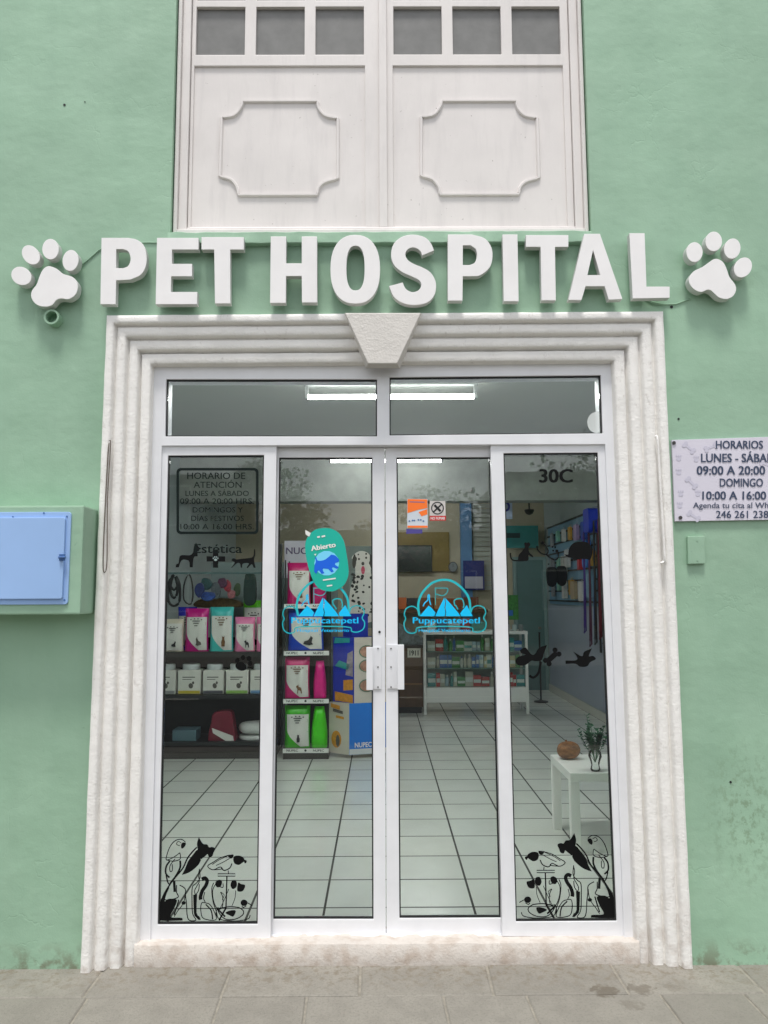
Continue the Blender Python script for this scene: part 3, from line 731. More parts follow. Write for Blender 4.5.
# ---- generic goods
def pal(name, c, rough=.4): return mat(name, c, rough, .04, 12)
def bag(px0, py0, px1, py1, Y, c, label, group, depth=.10, white=True, cname=None, panel='curve', pic=True):
    x0, zb_ = P(px0, py1, Y); x1, zt_ = P(px1, py0, Y)
    w_, h_ = x1-x0, zt_-zb_; nx_, nz_ = 12, 16
    mt = mat('foil_'+(cname or label.split()[0]), c, .32, .05, 15, .12, 25)
    def fr(u, v, s=-1):
        bul = (max(0, 1-(2*u-1)**4))**.6*(max(0, 1-(2*v-1)**6) if v > .5 else 1-.25*(1-2*v)**4)
        pinch = 1-.05*math.sin(math.pi*v) if white else 1-.42*max(0, (v-.35)/.65)**1.4
        wr_ = .004*math.sin(u*17+v*9)*math.sin(v*13+u*5)
        return Vector((x0+w_*(.5+(u-.5)*pinch), Y+depth/2+s*(depth/2*bul+wr_*bul+.002), zb_+h_*v))
    m2 = MB()
    for s in (-1, 1):
        b0 = len(m2.v)
        for j in range(nz_+1):
            for i in range(nx_+1): m2.v.append(fr(i/nx_, j/nz_, s))
        for j in range(nz_):
            for i in range(nx_):
                q = (b0+j*(nx_+1)+i, b0+j*(nx_+1)+i+1, b0+(j+1)*(nx_+1)+i+1, b0+(j+1)*(nx_+1)+i)
                m2.f.append(q if s < 0 else q[::-1]); m2.mi.append(0)
    # bottom & side closure is the shared seam; add flat base
    m2.box(x0+.01, Y+.01, zb_, x1-.01, Y+depth-.01, zb_+.004)
    o = m2.build('food_bag', mt, smooth=True, label=label, cat='pet food bag', group=group)
    if white:
        l = MB(); n = 14
        def lim(v):   # left edge of the pale panel
            return (.05 if panel == 'full' else .08+.62*max(0, (.45-v)/.45)**1.7)
        vt = .80 if panel == 'curve' else .86
        b0 = len(l.v)
        for j in range(n+1):
            v = .03+(vt-.03)*j/n; a_ = lim(v)
            for i in range(9):
                q = fr(a_+(.96-a_)*i/8, v); q.y -= .003; l.v.append(q)
        for j in range(n):
            for i in range(8): l.f.append((b0+j*9+i, b0+j*9+i+1, b0+(j+1)*9+i+1, b0+(j+1)*9+i)); l.mi.append(0)
        L = l.build('printed_label', mat('bag_print_white', rgb(222, 220, 214), .4, .04), o, smooth=True)
        if pic:
            d = MB(); yq = Y-.014
            rr = random.Random(px0)
            cx = x0+w_*(.55+.1*rr.random()); cz = zb_+h_*.22
            f_ = -1 if rr.random() < .5 else 1; q_ = rr.uniform(.8, 1.2)
            sh = [[(-.9, -1), (-.75, .2), (-.4, .55), (.1, .6), (.25, 1.3), (.4, 1.0), (.75, .95), (.95, .6), (.7, .4), (.5, .1), (.55, -1), (.3, -1), (.2, -.2), (-.4, -.3), (-.6, -1)],
                  [(-.5, -1), (-.6, 0), (-.3, .6), (-.35, 1.3), (-.1, 1.05), (.15, 1.05), (.4, 1.3), (.35, .6), (.6, 0), (.5, -1)],
                  [(-1, -.6), (-.8, 0), (0, .3), (.4, .9), (.5, 1.3), (.7, 1), (.95, .8), (.8, .4), (.7, -.2), (1, -.7), (.2, -.9)]][rr.randrange(3)]
            d.prism([(cx+f_*x*w_*.13*q_, cz+z*h_*.10*q_) for x, z in sh], yq, None)
            for k in range(4): d.prism(ell(x0+w_*(.3+.15*k), zb_+h_*(.76 if k % 3 else .74), w_*.035, h_*.014, 0, 8), yq-.0005*k, None)
            for k in range(3): d.box(x0+w_*(.36+.04*k), yq+.001, zb_+h_*(.70-.055*k), x0+w_*(.68-.05*k), yq+.002, zb_+h_*(.72-.055*k))
            d.build('pet_picture', (mat('print_grey', rgb(88, 84, 78), .5, .1, 40), mat('print_brown', rgb(120, 84, 54), .5, .2, 40), mat('print_charcoal', rgb(50, 50, 54), .5, .2, 40))[int(px0*7) % 3], L)
    return o
def pxbox(mb, x0, y0, x1, y1, Y, depth, mi=0):
    a = P(x0, y1, Y); b_ = P(x1, y0, Y); mb.box(a[0], Y, a[1], b_[0], Y+depth, b_[1], mi); return mb
# ---- left shelving
SYF = 3.80
SHX0, SHX1 = XL+.03, P(276, 600, SYF)[0]
sh = thing('shelf_unit', ((SHX0+SHX1)/2, SYF+.22, FZ), 'black metal shelving of pet food behind the left glass panel', 'shelving')
for py, th in ((656, .045), (699, .035), (746, .035)):
    z = P(220, py-4, SYF)[1]; MB().box(SHX0, SYF, z-th, SHX1, SYF+.44, z).build('shelf', M_BLACK, sh)
ztp = P(220, 541, SYF)[1]
for x in (SHX0, SHX1-.035):
    for y in (SYF+.005, SYF+.40): MB().box(x, y, FZ, x+.035, y+.035, ztp).build('upright', M_BLACK, sh)
MB().box(SHX0, SYF+.441, FZ+.02, SHX1, SYF+.455, P(220, 640, SYF)[1]).build('back_panel', mat('dark_backboard', rgb(20, 28, 28), .6, .1), sh)
MB().box(SHX0, SYF+.02, FZ+.001, SHX1, SYF+.43, FZ+.06).build('plinth', M_BLACK, sh)
zr = P(220, 573, SYF)[1]; MB().tube([(SHX0+.036, SYF+.03, zr), (SHX1-.036, SYF+.03, zr)], .010, 8).build('rail', mat('grey_rail', rgb(84, 110, 112), .4), sh)
Z1 = P(220, 652, SYF)[1]; Z2 = P(220, 695, SYF)[1]; Z3 = P(220, 742, SYF)[1]
G1 = 'bags on the upper shelf'
YS = SYF+.06
bag(161, 619, 183, 651.6, YS, rgb(214, 206, 186), 'cream and white bag at the left end of the upper shelf', G1, panel='full', cname='cream')
bag(176, 607, 196, 651.6, YS+.16, rgb(30, 40, 190), 'blue topped bag behind the magenta one on the upper shelf', G1, cname='blue')
bag(183.5, 608.5, 208, 651.6, YS, rgb(196, 20, 130), 'magenta and white bag on the upper shelf left of the turquoise one', G1, cname='magenta')
bag(208.5, 607, 233, 651.6, YS, rgb(70, 190, 186), 'turquoise and white bag on the upper shelf', G1, cname='turquoise')
bag(242, 600.5, 264, 651.6, YS+.16, rgb(90, 190, 30), 'green topped white bag behind the pink ones on the upper shelf', G1, cname='green', panel='full')
bag(233.5, 617, 254.5, 651.6, YS, rgb(232, 130, 176), 'pink and white bag on the upper shelf right of the turquoise one', G1, cname='pink')
bag(255.5, 617, 272, 651.6, YS, rgb(232, 130, 176), 'pink bag half hidden by the frame at the right end of the upper shelf', G1, cname='pink')
# row of white tubs
def tub(px0, px1, band, label):
    yb_, yt_ = 695, 664
    x0, z0 = P(px0, yb_, YS); x1, z1 = P(px1, yt_, YS); w_ = (x1-x0)/2; cx = (x0+x1)/2; cy = YS+w_
    t = thing('food_tub', (cx, cy, Z2), label, 'tub', 'white tubs on the middle shelf')
    h_ = z1-Z2
    body = MB(); body.prism(smooth([(x0, Z2+.001, 1), (x1, Z2+.001, 1), (x1, Z2+h_*.74, 1), (x1-w_*.12, Z2+h_*.80), (x0+w_*.12, Z2+h_*.80), (x0, Z2+h_*.74, 1)], True, 3), YS, YS+2*w_*.8)
    body.build('body', pal('tub_white', rgb(214, 212, 204)), t, bevel=.008)
    MB().lathe((cx, cy-.03, Z2+h_*.8), [(w_*.70, 0), (w_*.76, h_*.01), (w_*.76, h_*.16), (w_*.70, h_*.19)], 24).build('lid', pal('tub_lid', rgb(190, 196, 196)), t, smooth=False)
    MB().box(x0+.006, YS-.0025, Z2+.006, x1-.006, YS-.0005, Z2+.006+h_*.10).build('colour_band', pal('band_'+band[0], band[1]), t)
    d = MB(); d.prism(ell(cx+w_*.15, Z2+h_*.28, w_*.2, h_*.09, .3, 12), YS-.003, None); d.prism(ell(cx+w_*.35, Z2+h_*.38, w_*.1, h_*.05, 0, 10), YS-.0035, None)
    d.box(x0+w_*.4, YS-.003, Z2+h_*.55, x1-w_*.5, YS-.002, Z2+h_*.58); d.box(x0+w_*.4, YS-.003, Z2+h_*.48, x1-w_*.8, YS-.002, Z2+h_*.50)
    d.build('printed_label', mat('print_grey', (0, 0, 0, 1)), t)
tub(152, 176, ('grey', rgb(150, 150, 150)), 'white food tub at the left end of the middle shelf')
tub(177.5, 201, ('yellow', rgb(200, 180, 60)), 'white food tub with a yellow base band on the middle shelf')
tub(202.5, 224, ('dark', rgb(90, 90, 96)), 'white food tub with a dark base band on the middle shelf')
tub(225.5, 248.5, ('lime', rgb(140, 180, 90)), 'white food tub with a lime base band on the middle shelf')
tub(250, 271, ('azure', rgb(110, 150, 190)), 'white food tub with a pale blue base band on the middle shelf')
# bottom shelf
def solid_bag(name, pts_px, Y, depth, mt, label, cat, group=None):
    m2 = MB(); pts = [P(x, y, Y) for x, y in smooth(pts_px, True, 4)]; m2.prism(pts, Y, Y+depth)
    return m2.build(name, mt, bevel=.012, label=label, cat=cat, group=group)
o = solid_bag('food_sack', [(208, 742), (211, 722), (214, 713), (228, 711), (232, 716), (234, 730), (235, 742), (221, 742.5)], YS, .14, mat('foil_red', rgb(112, 18, 42), .35, .08, 15, .2, 25), 'crimson food sack with a pale band on the bottom shelf', 'sack')
l = MB(); l.prism([P(x, y, YS-.002) for x, y in [(212, 728), (233, 736), (234, 742), (226, 741), (213, 733)]], YS-.006, YS-.001)
l.build('printed_label', mat('bag_print_white', (0, 0, 0, 1)), o)
def pillow(x0, y0, x1, y1, Y, depth, mt, label):
    a_ = P(x0, y1, Y); b_ = P(x1, y0, Y); c_ = ((a_[0]+b_[0])/2, Y+depth/2, (a_[1]+b_[1])/2)
    rx_, rz_ = (b_[0]-a_[0])/2, (b_[1]-a_[1])/2
    m2 = MB(); pr = []
    for i in range(9):
        an = -math.pi/2+math.pi*i/8; pr.append((max(.001, abs(math.cos(an))**.5), rz_*math.copysign(abs(math.sin(an))**.8, math.sin(an))))
    m2.lathe(c_, pr, 24, sx=rx_, sy=depth/2, wob=lambda an, z: 1+.04*math.sin(5*an)); return m2.build('folded_pad', mt, smooth=True, label=label, cat='folded pad', group='pads on the bottom shelf')
MPAD = mat('pad_fabric', rgb(206, 208, 204), .8, .06, 20, .3, 40)
pillow(235.5, 736, 274, 743, YS, .3, MPAD, 'lower of the two white folded pads on the bottom shelf')
pillow(235.5, 724, 274, 736, YS, .3, MPAD, 'upper of the two white folded pads on the bottom shelf')
bx = MB(); pxbox(bx, 172, 730, 196, 742, YS, .2); bx.build('plastic_box', pal('dull_teal_plastic', rgb(84, 112, 122)), bevel=.008, label='dull blue plastic box at the left of the bottom shelf', cat='box')
# hanging goods on the rail
def blob(name, pts_px, Y, depth, mt, label, cat, group=None): return solid_bag(name, pts_px, Y, depth, mt, label, cat, group)
rr = random.Random(2)
for i, (cx, cy, w_, h_, cn, c) in enumerate(((199, 590, 5, 8, 'navy', rgb(24, 40, 92)), (206, 584, 6, 8, 'dark teal', rgb(22, 62, 66)), (208, 596, 8, 5, 'blue', rgb(26, 60, 130)), (216, 590, 5, 9, 'grey', rgb(70, 78, 84)), (222, 583, 5, 6, 'plum', rgb(70, 30, 60)), (227, 586, 4, 7, 'red', rgb(140, 34, 52)), (231, 594, 5, 5, 'dusty pink', rgb(150, 90, 96)), (237, 590, 4, 8, 'moss', rgb(46, 66, 40)))):
    pts = [(cx+w_*math.cos(a_)*rr.uniform(.75, 1.1), cy+h_*math.sin(a_)*rr.uniform(.75, 1.1)) for a_ in [k*math.pi/4 for k in range(8)]]
    blob('toy_pack', pts, SYF+.05+.012*i, .03, mat('toy_'+cn.replace(' ', '_'), c, .4, .5, 60, .5, 50), f'{cn} packed toy hanging from the rail of the shelving', 'toy', 'toys hanging from the shelf rail')
hz = MB()
for (w0, yb0) in ((5.5, 606), (3.2, 598), (4.4, 590)):
    hz.tube([(P(x, y, SYF+.05)[0], SYF+.05, P(x, y, SYF+.05)[1]) for x, y in smooth([(174, 575), (174-w0, 584), (174-w0, yb0-5), (174, yb0), (174+w0, yb0-5), (174+w0, 584)], True, 3)], .013, 6)
hz.build('harness', M_BLACK, label='black harness hanging at the left end of the shelf rail', cat='harness', smooth=True)
hz = MB(); hz.tube([(*P(x, y, SYF+.06)[:1], SYF+.06, P(x, y, SYF+.06)[1]) for x, y in smooth([(188, 575), (184, 585), (184, 600), (191, 604), (193, 592), (191, 578)], True, 3)], .008, 6); hz.build('leash', M_BLACK, label='looped black leash hanging from the shelf rail', cat='leash', smooth=True)
blob('curtain_roll', [(245, 575), (254, 575), (255, 602), (244, 603)], SYF+.05, .08, mat('dark_green_fabric', rgb(28, 48, 46), .8), 'dark rolled cloth hanging at the right of the shelf rail', 'cloth')
bx = MB()
for i, c_ in enumerate(range(7)):
    pass
blob('toy_tray', [(196, 607), (198, 600), (215, 598), (236, 600), (240, 607)], SYF+.25, .12, mat('mixed_toy_colours', rgb(92, 70, 36), .5, .5, 45), 'low tray of small toys behind the bags on the upper shelf', 'tray')
# ---- display board, posters
bY = 4.36
dbm = MB(); a = P(279, 756, bY); b = P(338, 541, bY); dbm.box(XL+.6, bY, FZ+.002, b[0]-.001, bY+.03, P(300, 562, bY)[1]); 
DB = dbm.build('display_board', mat('board_grey_green', rgb(120, 134, 134), .6, .03), label='tall grey board with a pale header behind the shop racks', cat='display board')
hd = MB(); a = P(284, 578, bY-.02); b = P(334, 540.5, bY-.02); hd.box(a[0], bY-.012, a[1], b[0], bY-.001, b[1]); hd.build('header', mat('lilac_header', rgb(202, 198, 210), .5, .02), DB)
tx = MB(); text(tx, 'NUC', lambda x, y: P(x, y, bY-.014), 286, 547.5, 307, 554, bY-.0135, bold=.02); tx.build('lettering', mat('purple_print', rgb(70, 50, 96), .5, 0), DB)
# dalmatian poster
pY = 4.30
a = P(343, 628, pY); b = P(392, 546, pY)
PO = MB().box(a[0], pY, a[1], b[0], pY+.01, b[1]).build('dog_poster', mat('poster_grey', rgb(104, 116, 112), .5, .15, 6), label='poster of a spotted white dog with its tongue out behind the door handle', cat='poster')
cr = lambda p: crop(275, 520, .1302, pY-.002, p)
d = MB(); d.prism(cr(smooth([(625, 250), (670, 238), (720, 260), (740, 320), (735, 400), (760, 480), (770, 620), (760, 770), (600, 780), (570, 640), (585, 500), (615, 420), (610, 330), (590, 290)])), pY-.002, None)
d.build('dog_figure', mat('dog_print_white', rgb(214, 208, 200), .5, .03), PO)
d = MB(); rr = random.Random(4)
for i in range(46):
    x, y = rr.uniform(592, 760), rr.uniform(400, 770)
    d.prism(cr(ell(x, y, rr.uniform(6, 15), rr.uniform(6, 14), rr.random()*3, 9)), pY-.0025-.00002*i, None)
d.prism(cr(smooth([(612, 262), (598, 290), (594, 340), (606, 372), (620, 350), (624, 300)])), pY-.0036, None); d.prism(cr(smooth([(732, 262), (750, 290), (756, 345), (744, 372), (730, 350), (728, 300)])), pY-.0036, None)
for x, y, r in ((645, 300, 8), (700, 290, 8), (675, 335, 12), (612, 300, 18), (735, 330, 14), (640, 265, 6), (700, 260, 7)): d.prism(cr(ell(x, y, r, r*1.2, 0, 10)), pY-.0035, None)
d.build('dog_spots', mat('dog_print_black', rgb(36, 32, 30), .5, 0), PO)
d = MB(); d.prism(cr(ell(676, 385, 15, 32, 0, 12)), pY-.003, None); d.build('dog_tongue', mat('tongue_print', rgb(190, 60, 90), .5, 0), PO)
# ---- counter-top rack of bags
RY = 3.78
rx0, rx1 = P(283, 756, RY)[0], P(328.5, 756, RY)[0]
RK = thing('display_rack', ((rx0+rx1)/2, RY+.15, FZ), 'narrow black display rack of bright bags behind the left door', 'display rack')
for x in (rx0, rx1-.012):
    for y in (RY+.004, RY+.30): MB().box(x, y, FZ, x+.012, y+.012, P(300, 560, RY)[1]).build('post', M_BLACK, RK)
for py in (604, 651, 699, 748.5):
    z = P(300, py, RY)[1]; z2 = P(300, py+4.2, RY)[1]
    s_ = MB().box(rx0+.002, RY+.003, z2, rx1-.002, RY+.31, z-.006).build('shelf', M_BLACK, RK)
    ls = MB().box(rx0-.002, RY-.006, z2-.002, rx1+.002, RY+.001, z).build('label_strip', M_WHITE, s_)
    tx = MB(); fn2 = lambda x, y: P(x, y, RY-.008)
    for (xa, xb) in ((286.5, 298), (313, 324)): text(tx, 'NUPEC', fn2, xa, py+1, xb, py+3.2, RY-.0075, bold=.02)
    tx.prism([P(x, y, RY-.0075) for x, y in ell(305.5, py+2, 1.2, 1.2, 0, 8)], RY-.0075, None)
    tx.build('lettering', M_DARKTXT, ls)
MB().box(rx0, RY+.003, FZ+.001, rx1, RY+.31, P(300, 752.9, RY)[1]-.002).build('base', M_BLACK, RK)
MB().box(rx0+.013, RY+.30, FZ+.07, rx1-.013, RY+.304, P(300, 562, RY)[1]).build('back_panel', M_BLACK, RK)
G2 = 'bags on the narrow display rack'; RB = RY+.04
MG = rgb(200, 24, 110)
bag(286.5, 562.5, 310.5, 604, RB, MG, 'magenta and white bag at the top left of the narrow rack', G2, cname='magenta2')
bag(312, 568, 326, 604, RB, MG, 'slim magenta bag beside the top bag of the narrow rack', G2, cname='magenta2', white=False)
bag(287.5, 609, 323.5, 650.5, RB, rgb(20, 70, 190), 'wide blue and white bag on the second level of the narrow rack', G2, cname='royal')
bag(283.5, 657, 309.5, 698.5, RB, MG, 'magenta and white bag on the third level of the narrow rack', G2, cname='magenta2')
bag(313, 661, 326, 698.5, RB, rgb(220, 20, 130), 'bright pink pouch on the third level of the narrow rack', G2, cname='hotpink', white=False)
bag(284, 706, 310, 748, RB, rgb(60, 180, 20), 'green and white bag on the lowest level of the narrow rack', G2, cname='leaf')
bag(311, 707, 327, 748, RB, rgb(70, 210, 10), 'bright green pouch on the lowest level of the narrow rack', G2, cname='lime2', white=False)
# ---- cartons
def carton(px_l, px_c, px_r, py_t, py_b, Y, ml, mr, label, depth=.34):
    xl_, z0 = P(px_l, py_b, Y+.12); xc, _ = P(px_c, py_b, Y); xr_, _ = P(px_r, py_b, Y+.10); z1 = P(px_c, py_t, Y)[1]; z0 = P(px_c, py_b, Y)[1]
    fp = [(xl_, Y+.12), (xc, Y), (xr_, Y+.10), (xr_-(xc-xl_), Y+.22+.0)]
    m2 = MB(); lo = [(x, y, z0) for x, y in fp]; hi = [(x, y, z1) for x, y in fp]
    m2.face([lo[0], lo[1], hi[1], hi[0]], 0); m2.face([lo[1], lo[2], hi[2], hi[1]], 1)
    m2.face([lo[2], lo[3], hi[3], hi[2]], 0); m2.face([lo[3], lo[0], hi[0], hi[3]], 1); m2.face(hi, 0); m2.face(lo[::-1], 0)
    o = m2.build('carton', [ml, mr], label=label, cat='carton', group='cartons beside the narrow rack')
    return o, fp, z0, z1
def onface(p0, p1, z0, z1, off=.004):
    """map (u,v) on a vertical face between footprint points p0,p1"""
    d = Vector((p1[0]-p0[0], p1[1]-p0[1], 0)); n = Vector((d.y, -d.x, 0)).normalized()
    return lambda u, v, k=0: Vector((p0[0], p0[1], z0))+d*u+Vector((0, 0, (z1-z0)*v))+n*(off+k)
def facepoly(mb, fn_, pts, k=0, mi=0):
    tris = tessellate_polygon([[Vector((p[0], p[1], 0)) for p in pts]])
    for t in tris:
        a_, b_, c_ = [pts[i] for i in t]
        if (b_[0]-a_[0])*(c_[1]-a_[1])-(b_[1]-a_[1])*(c_[0]-a_[0]) < 0: b_, c_ = c_, b_
        mb.face([fn_(*a_, k), fn_(*b_, k), fn_(*c_, k)], mi)
CY_ = 3.78
M_CREAMC = mat('cream_carton', rgb(200, 194, 178), .6, .05); M_BLUEC = mat('bright_blue_carton', rgb(0, 116, 214), .5, .03); M_ORC = mat('ochre_print', rgb(206, 140, 40), .5, .2, 40)
o, fp, z0, z1 = carton(329, 349.2, 392, 703.5, 755, CY_, M_CREAMC, M_BLUEC, 'large carton with a bright blue side standing on the tiles', .3)
fL = onface(fp[0], fp[1], z0, z1); fR = onface(fp[1], fp[2], z0, z1)
d = MB(); facepoly(d, fL, [(.25+.25*x, .28+.17*y) for x, y in ell(.5, 0, 1, 1, 0, 14)]); facepoly(d, fL, [(.1, .9), (.55, .86), (.55, .94), (.1, .98)]); facepoly(d, fL, [(.35, .7), (.75, .68), (.75, .73), (.35, .75)]); d.build('dog_print', M_ORC, o)
d = MB(); facepoly(d, fL, [(.45+.1*x, .25+.12*y) for x, y in ell(0, 0, 1, 1, 0, 10)], .001); facepoly(d, fL, [(.2, .82), (.7, .78), (.7, .84), (.2, .88)], .001); d.build('print', mat('print_grey', (0, 0, 0, 1)), o)
vs, fs = glyphs('NUPEC', .02); tx = MB(); w_ = max(v[0] for v in vs); b0 = 0
for v in vs: tx.v.append(fR(.12+v[0]/w_*.40, .14+v[1]/CAPH*.09, .001))
for f_ in fs: tx.f.append(f_); tx.mi.append(0)
tx.build('lettering', M_WHITE, o)
d = MB(); facepoly(d, fR, [(0.005, 0.005), (.995, .005), (.995, .11), (.005, .11)]); d.build('white_band', mat('band_white', rgb(206, 210, 212), .5, .02), o)
o, fp, z0, z1 = carton(333, 354.2, 392, 637.5, 703.2, CY_+.01, mat('deep_blue_carton', rgb(16, 46, 170), .5, .12, 14), mat('white_carton', rgb(206, 196, 186), .6, .05), 'tall carton with pet pictures stacked on the blue sided one', .3)
fL = onface(fp[0], fp[1], z0, z1); fR = onface(fp[1], fp[2], z0, z1)
d = MB()
for v in (.78, .56, .26):
    d2 = [(.34+.22*x, v+.10*y) for x, y in ell(0, 0, 1, 1, 0, 18)]; facepoly(d, fR, d2)
d.build('round_picture_rim', mat('rim_green', rgb(90, 120, 100), .5, .2), o)
d = MB()
for v in (.78, .56, .26): facepoly(d, fR, [(.34+.19*x, v+.085*y) for x, y in ell(0, 0, 1, 1, 0, 18)], .001)
d.build('round_picture', mat('picture_tan', rgb(176, 130, 110), .5, .35, 30), o)
d = MB(); facepoly(d, fL, [(.1, .02), (.95, .0), (.95, .12), (.1, .16)]); facepoly(d, fL, [(.5, .18), (.95, .2), (.95, .36), (.5, .34)], .0005); d.build('print', M_ORC, o)
d = MB(); facepoly(d, fL, [(.1, .55), (.7, .5), (.85, .58), (.3, .64)]); facepoly(d, fL, [(.05, .9), (.8, .92), (.8, .99), (.1, .99)]); d.build('print', mat('teal_print', rgb(30, 150, 150), .5, .2), o)
d = MB(); facepoly(d, fL, [(.6, .42), (.95, .4), (.95, .8), (.7, .75)]); d.build('dog_print', mat('grey_dog_print', rgb(150, 140, 150), .5, .3, 20), o)
o, fp, z0, z1 = carton(343, 352, 368, 614, 637.2, CY_+.03, mat('deep_blue_carton', (0, 0, 0, 1)), mat('deep_blue_carton', (0, 0, 0, 1)), 'small deep blue carton on top of the stack', .2)
# ---- deep shop: counter, glass case
CYF = 6.35
cc0, cc1 = P(424, 716, CYF), P(529.5, 716, CYF)
zt_ = P(470, 634.5, CYF)[1]; zs_ = P(470, 687.5, CYF)[1]; zk = P(470, 702.5, CYF)[1]
GC = thing('glass_display_case', ((cc0[0]+cc1[0])/2, CYF+.22, FZ), 'white framed glass display case full of bottles and boxes', 'display case')
D_ = .45
f = MB()
for x in (cc0[0], cc1[0]-.035):
    for y in (CYF, CYF+D_-.035): f.box(x, y, FZ, x+.035, y+.035, zt_-.0005)
f.build('frame', M_WHITE, GC, bevel=.003)
MB().box(cc0[0]-.003, CYF-.003, zt_, cc1[0]+.003, CYF+D_+.003, zt_+.04).build('top', M_WHITE, GC, bevel=.003)
MB().box(cc0[0]+.036, CYF+.001, zk, cc1[0]-.036, CYF+D_-.001, zs_).build('base_drawer', M_WHITE, GC, bevel=.003)
MB().box(cc0[0]+.036, CYF+.008, zs_+.001, cc1[0]-.036, CYF+.012, zt_-.001).build('glass_front', M_CASEGLASS, GC)
MB().box(cc0[0]+.036, CYF+D_-.02, zs_+.001, cc1[0]-.036, CYF+D_-.015, zt_-.001).build('back_panel', mat('case_back', rgb(150, 170, 165), .5, .05), GC)
shz = [zs_+.001, P(470, 668.5, CYF)[1], P(470, 651.5, CYF)[1]]
for z in shz[1:]: MB().box(cc0[0]+.037, CYF+.02, z-.008, cc1[0]-.037, CYF+D_-.03, z).build('glass_shelf', mat('glass_edge', rgb(150, 180, 172), .2, .02), GC)
LV = ['bottom shelf', 'middle shelf', 'top shelf']
CL = [('white', rgb(222, 222, 216)), ('ivory', rgb(206, 202, 186)), ('pale blue', rgb(170, 190, 204)), ('red', rgb(190, 40, 40)), ('blue', rgb(40, 100, 180)), ('green', rgb(60, 140, 70)), ('cream', rgb(214, 196, 150)), ('teal', rgb(60, 150, 150))]
rr = random.Random(11)
for li, z in enumerate(shz):
    x = cc0[0]+.06; zmax = (shz[li+1] if li < 2 else zt_)-z-.03
    while x < cc1[0]-.08:
        cn, cc = rr.choice(CL if li != 1 else CL[:7]); w_ = rr.uniform(.035, .06) if rr.random() < .7 else .1
        isb = rr.random() < .55 and w_ < .08; h_ = min(zmax+.02, rr.uniform(.14, .23)); y = CYF+.08+rr.random()*.05
        lab = f'small {cn} {"bottle" if isb else "box"} on the {LV[li]} of the glass display case'
        gname = f'{cn} {"bottles" if isb else "boxes"} on the {LV[li]} of the display case'
        t = MB()
        if isb:
            t.lathe((x+w_/2, y+.02, z+.001), [(w_*.42, 0), (w_*.44, .004), (w_*.44, h_*.62), (w_*.16, h_*.76), (w_*.16, h_*.84)], 12)
            o = t.build('bottle', pal('goods_'+cn, cc), smooth=False, label=lab, cat='bottle', group=gname)
            MB().lathe((x+w_/2, y+.02, z+.001+h_*.84), [(w_*.2, 0), (w_*.2, h_*.15)], 10).build('cap', M_WHITE if cn != 'white' else pal('goods_blue', CL[4][1]), o)
        else:
            t.box(x, y, z+.001, x+w_, y+.06, z+.001+h_*.8); o = t.build('medicine_box', pal('goods_'+cn, cc), bevel=.002, label=lab, cat='box', group=gname)
            MB().box(x+.004, y-.002, z+.01+h_*.2, x+w_-.004, y-.0005, z+h_*.5).build('label_band', M_WHITE if cn != 'white' else pal('goods_teal', CL[7][1]), o)
        x += w_+rr.uniform(.002, .008)
# brown reception desk left of the case
DYF = 6.45
d0, d1 = P(372, 716, DYF), P(423.5, 716, DYF)
RD = thing('reception_desk', ((d0[0]+d1[0])/2, DYF+.3, FZ), 'brown wooden reception desk left of the glass display case', 'desk')
M_BR = mat('brown_wood', rgb(84, 58, 36), .5, .15, 12)
zd = P(400, 645, DYF)[1]
MB().box(d0[0]-1.0, DYF, FZ+.08, d1[0]-.002, DYF+.55, zd-.0405).build('body', M_BR, RD, bevel=.004)
MB().box(d0[0]-1.02, DYF-.02, zd-.04, d1[0], DYF+.57, zd).build('top', mat('dark_top', rgb(40, 38, 40), .3), RD, bevel=.004)
MB().box(d0[0]-.98, DYF+.02, FZ, d1[0]-.02, DYF+.5, FZ+.0795).build('plinth', M_BLACK, RD)
MB().box(d0[0]-.98, DYF-.004, P(400, 684.5, DYF)[1], d1[0]-.01, DYF-.0005, P(400, 683.5, DYF)[1]).build('trim_line', mat('pale_trim', rgb(150, 110, 70), .5), RD)
nt = MB(); pxbox(nt, 407.5, 648, 420.5, 657.5, DYF-.008, .003); NO = nt.build('paper_note', mat('paper', rgb(214, 212, 200), .7, .02), label='white paper note numbered on the front of the brown desk', cat='note')
tx = MB(); text(tx, '1911', lambda x, y: P(x, y, DYF-.0105), 409.5, 650.5, 418.5, 655.5, DYF-.0095, bold=.03); tx.build('lettering', M_RUBBER, NO)
# diagonal magazines / papers on the desk
st_ = MB(); q = [P(x, y, DYF+.05) for x, y in [(397, 622), (426, 640), (426, 644.6), (397, 644.6)]]; st_.prism(q, DYF+.05, DYF+.3); st_.build('leaflet_stand', mat('leaflets', rgb(120, 130, 134), .5, .4, 25), label='sloping stand of grey leaflets on the brown desk', cat='leaflet stand')
# shelf with orange goods on the back wall
WY = 8.35
ws = MB(); a = P(385, 613, WY); b = P(488, 609.5, WY); ws.box(a[0], WY, a[1], b[0], YB-.001, b[1]); ws.box(a[0]+.2, WY+.05, a[1]-.5, a[0]+.23, YB-.001, a[1]); 
ws.build('wall_shelf', M_BR, label='long brown shelf along the back wall behind the counter', cat='shelf')
rr = random.Random(3); x = 397
for i, (wd, cn, c) in enumerate(((10, 'orange', rgb(190, 92, 30)), (11, 'black', rgb(28, 32, 44)), (16, 'brown', rgb(120, 72, 36)), (13, 'tan', rgb(170, 120, 70)), (18, 'rust', rgb(150, 74, 32)), (14, 'chestnut', rgb(110, 58, 30)))):
    t = MB(); pxbox(t, x, 597+rr.random()*2, x+wd-.6, 609.3, WY+.02, .2); t.build('storage_box', pal('goodsb_'+cn, c), bevel=.004, label=f'{cn} storage box on the long shelf along the back wall', cat='box', group='storage boxes along the back wall'); x += wd
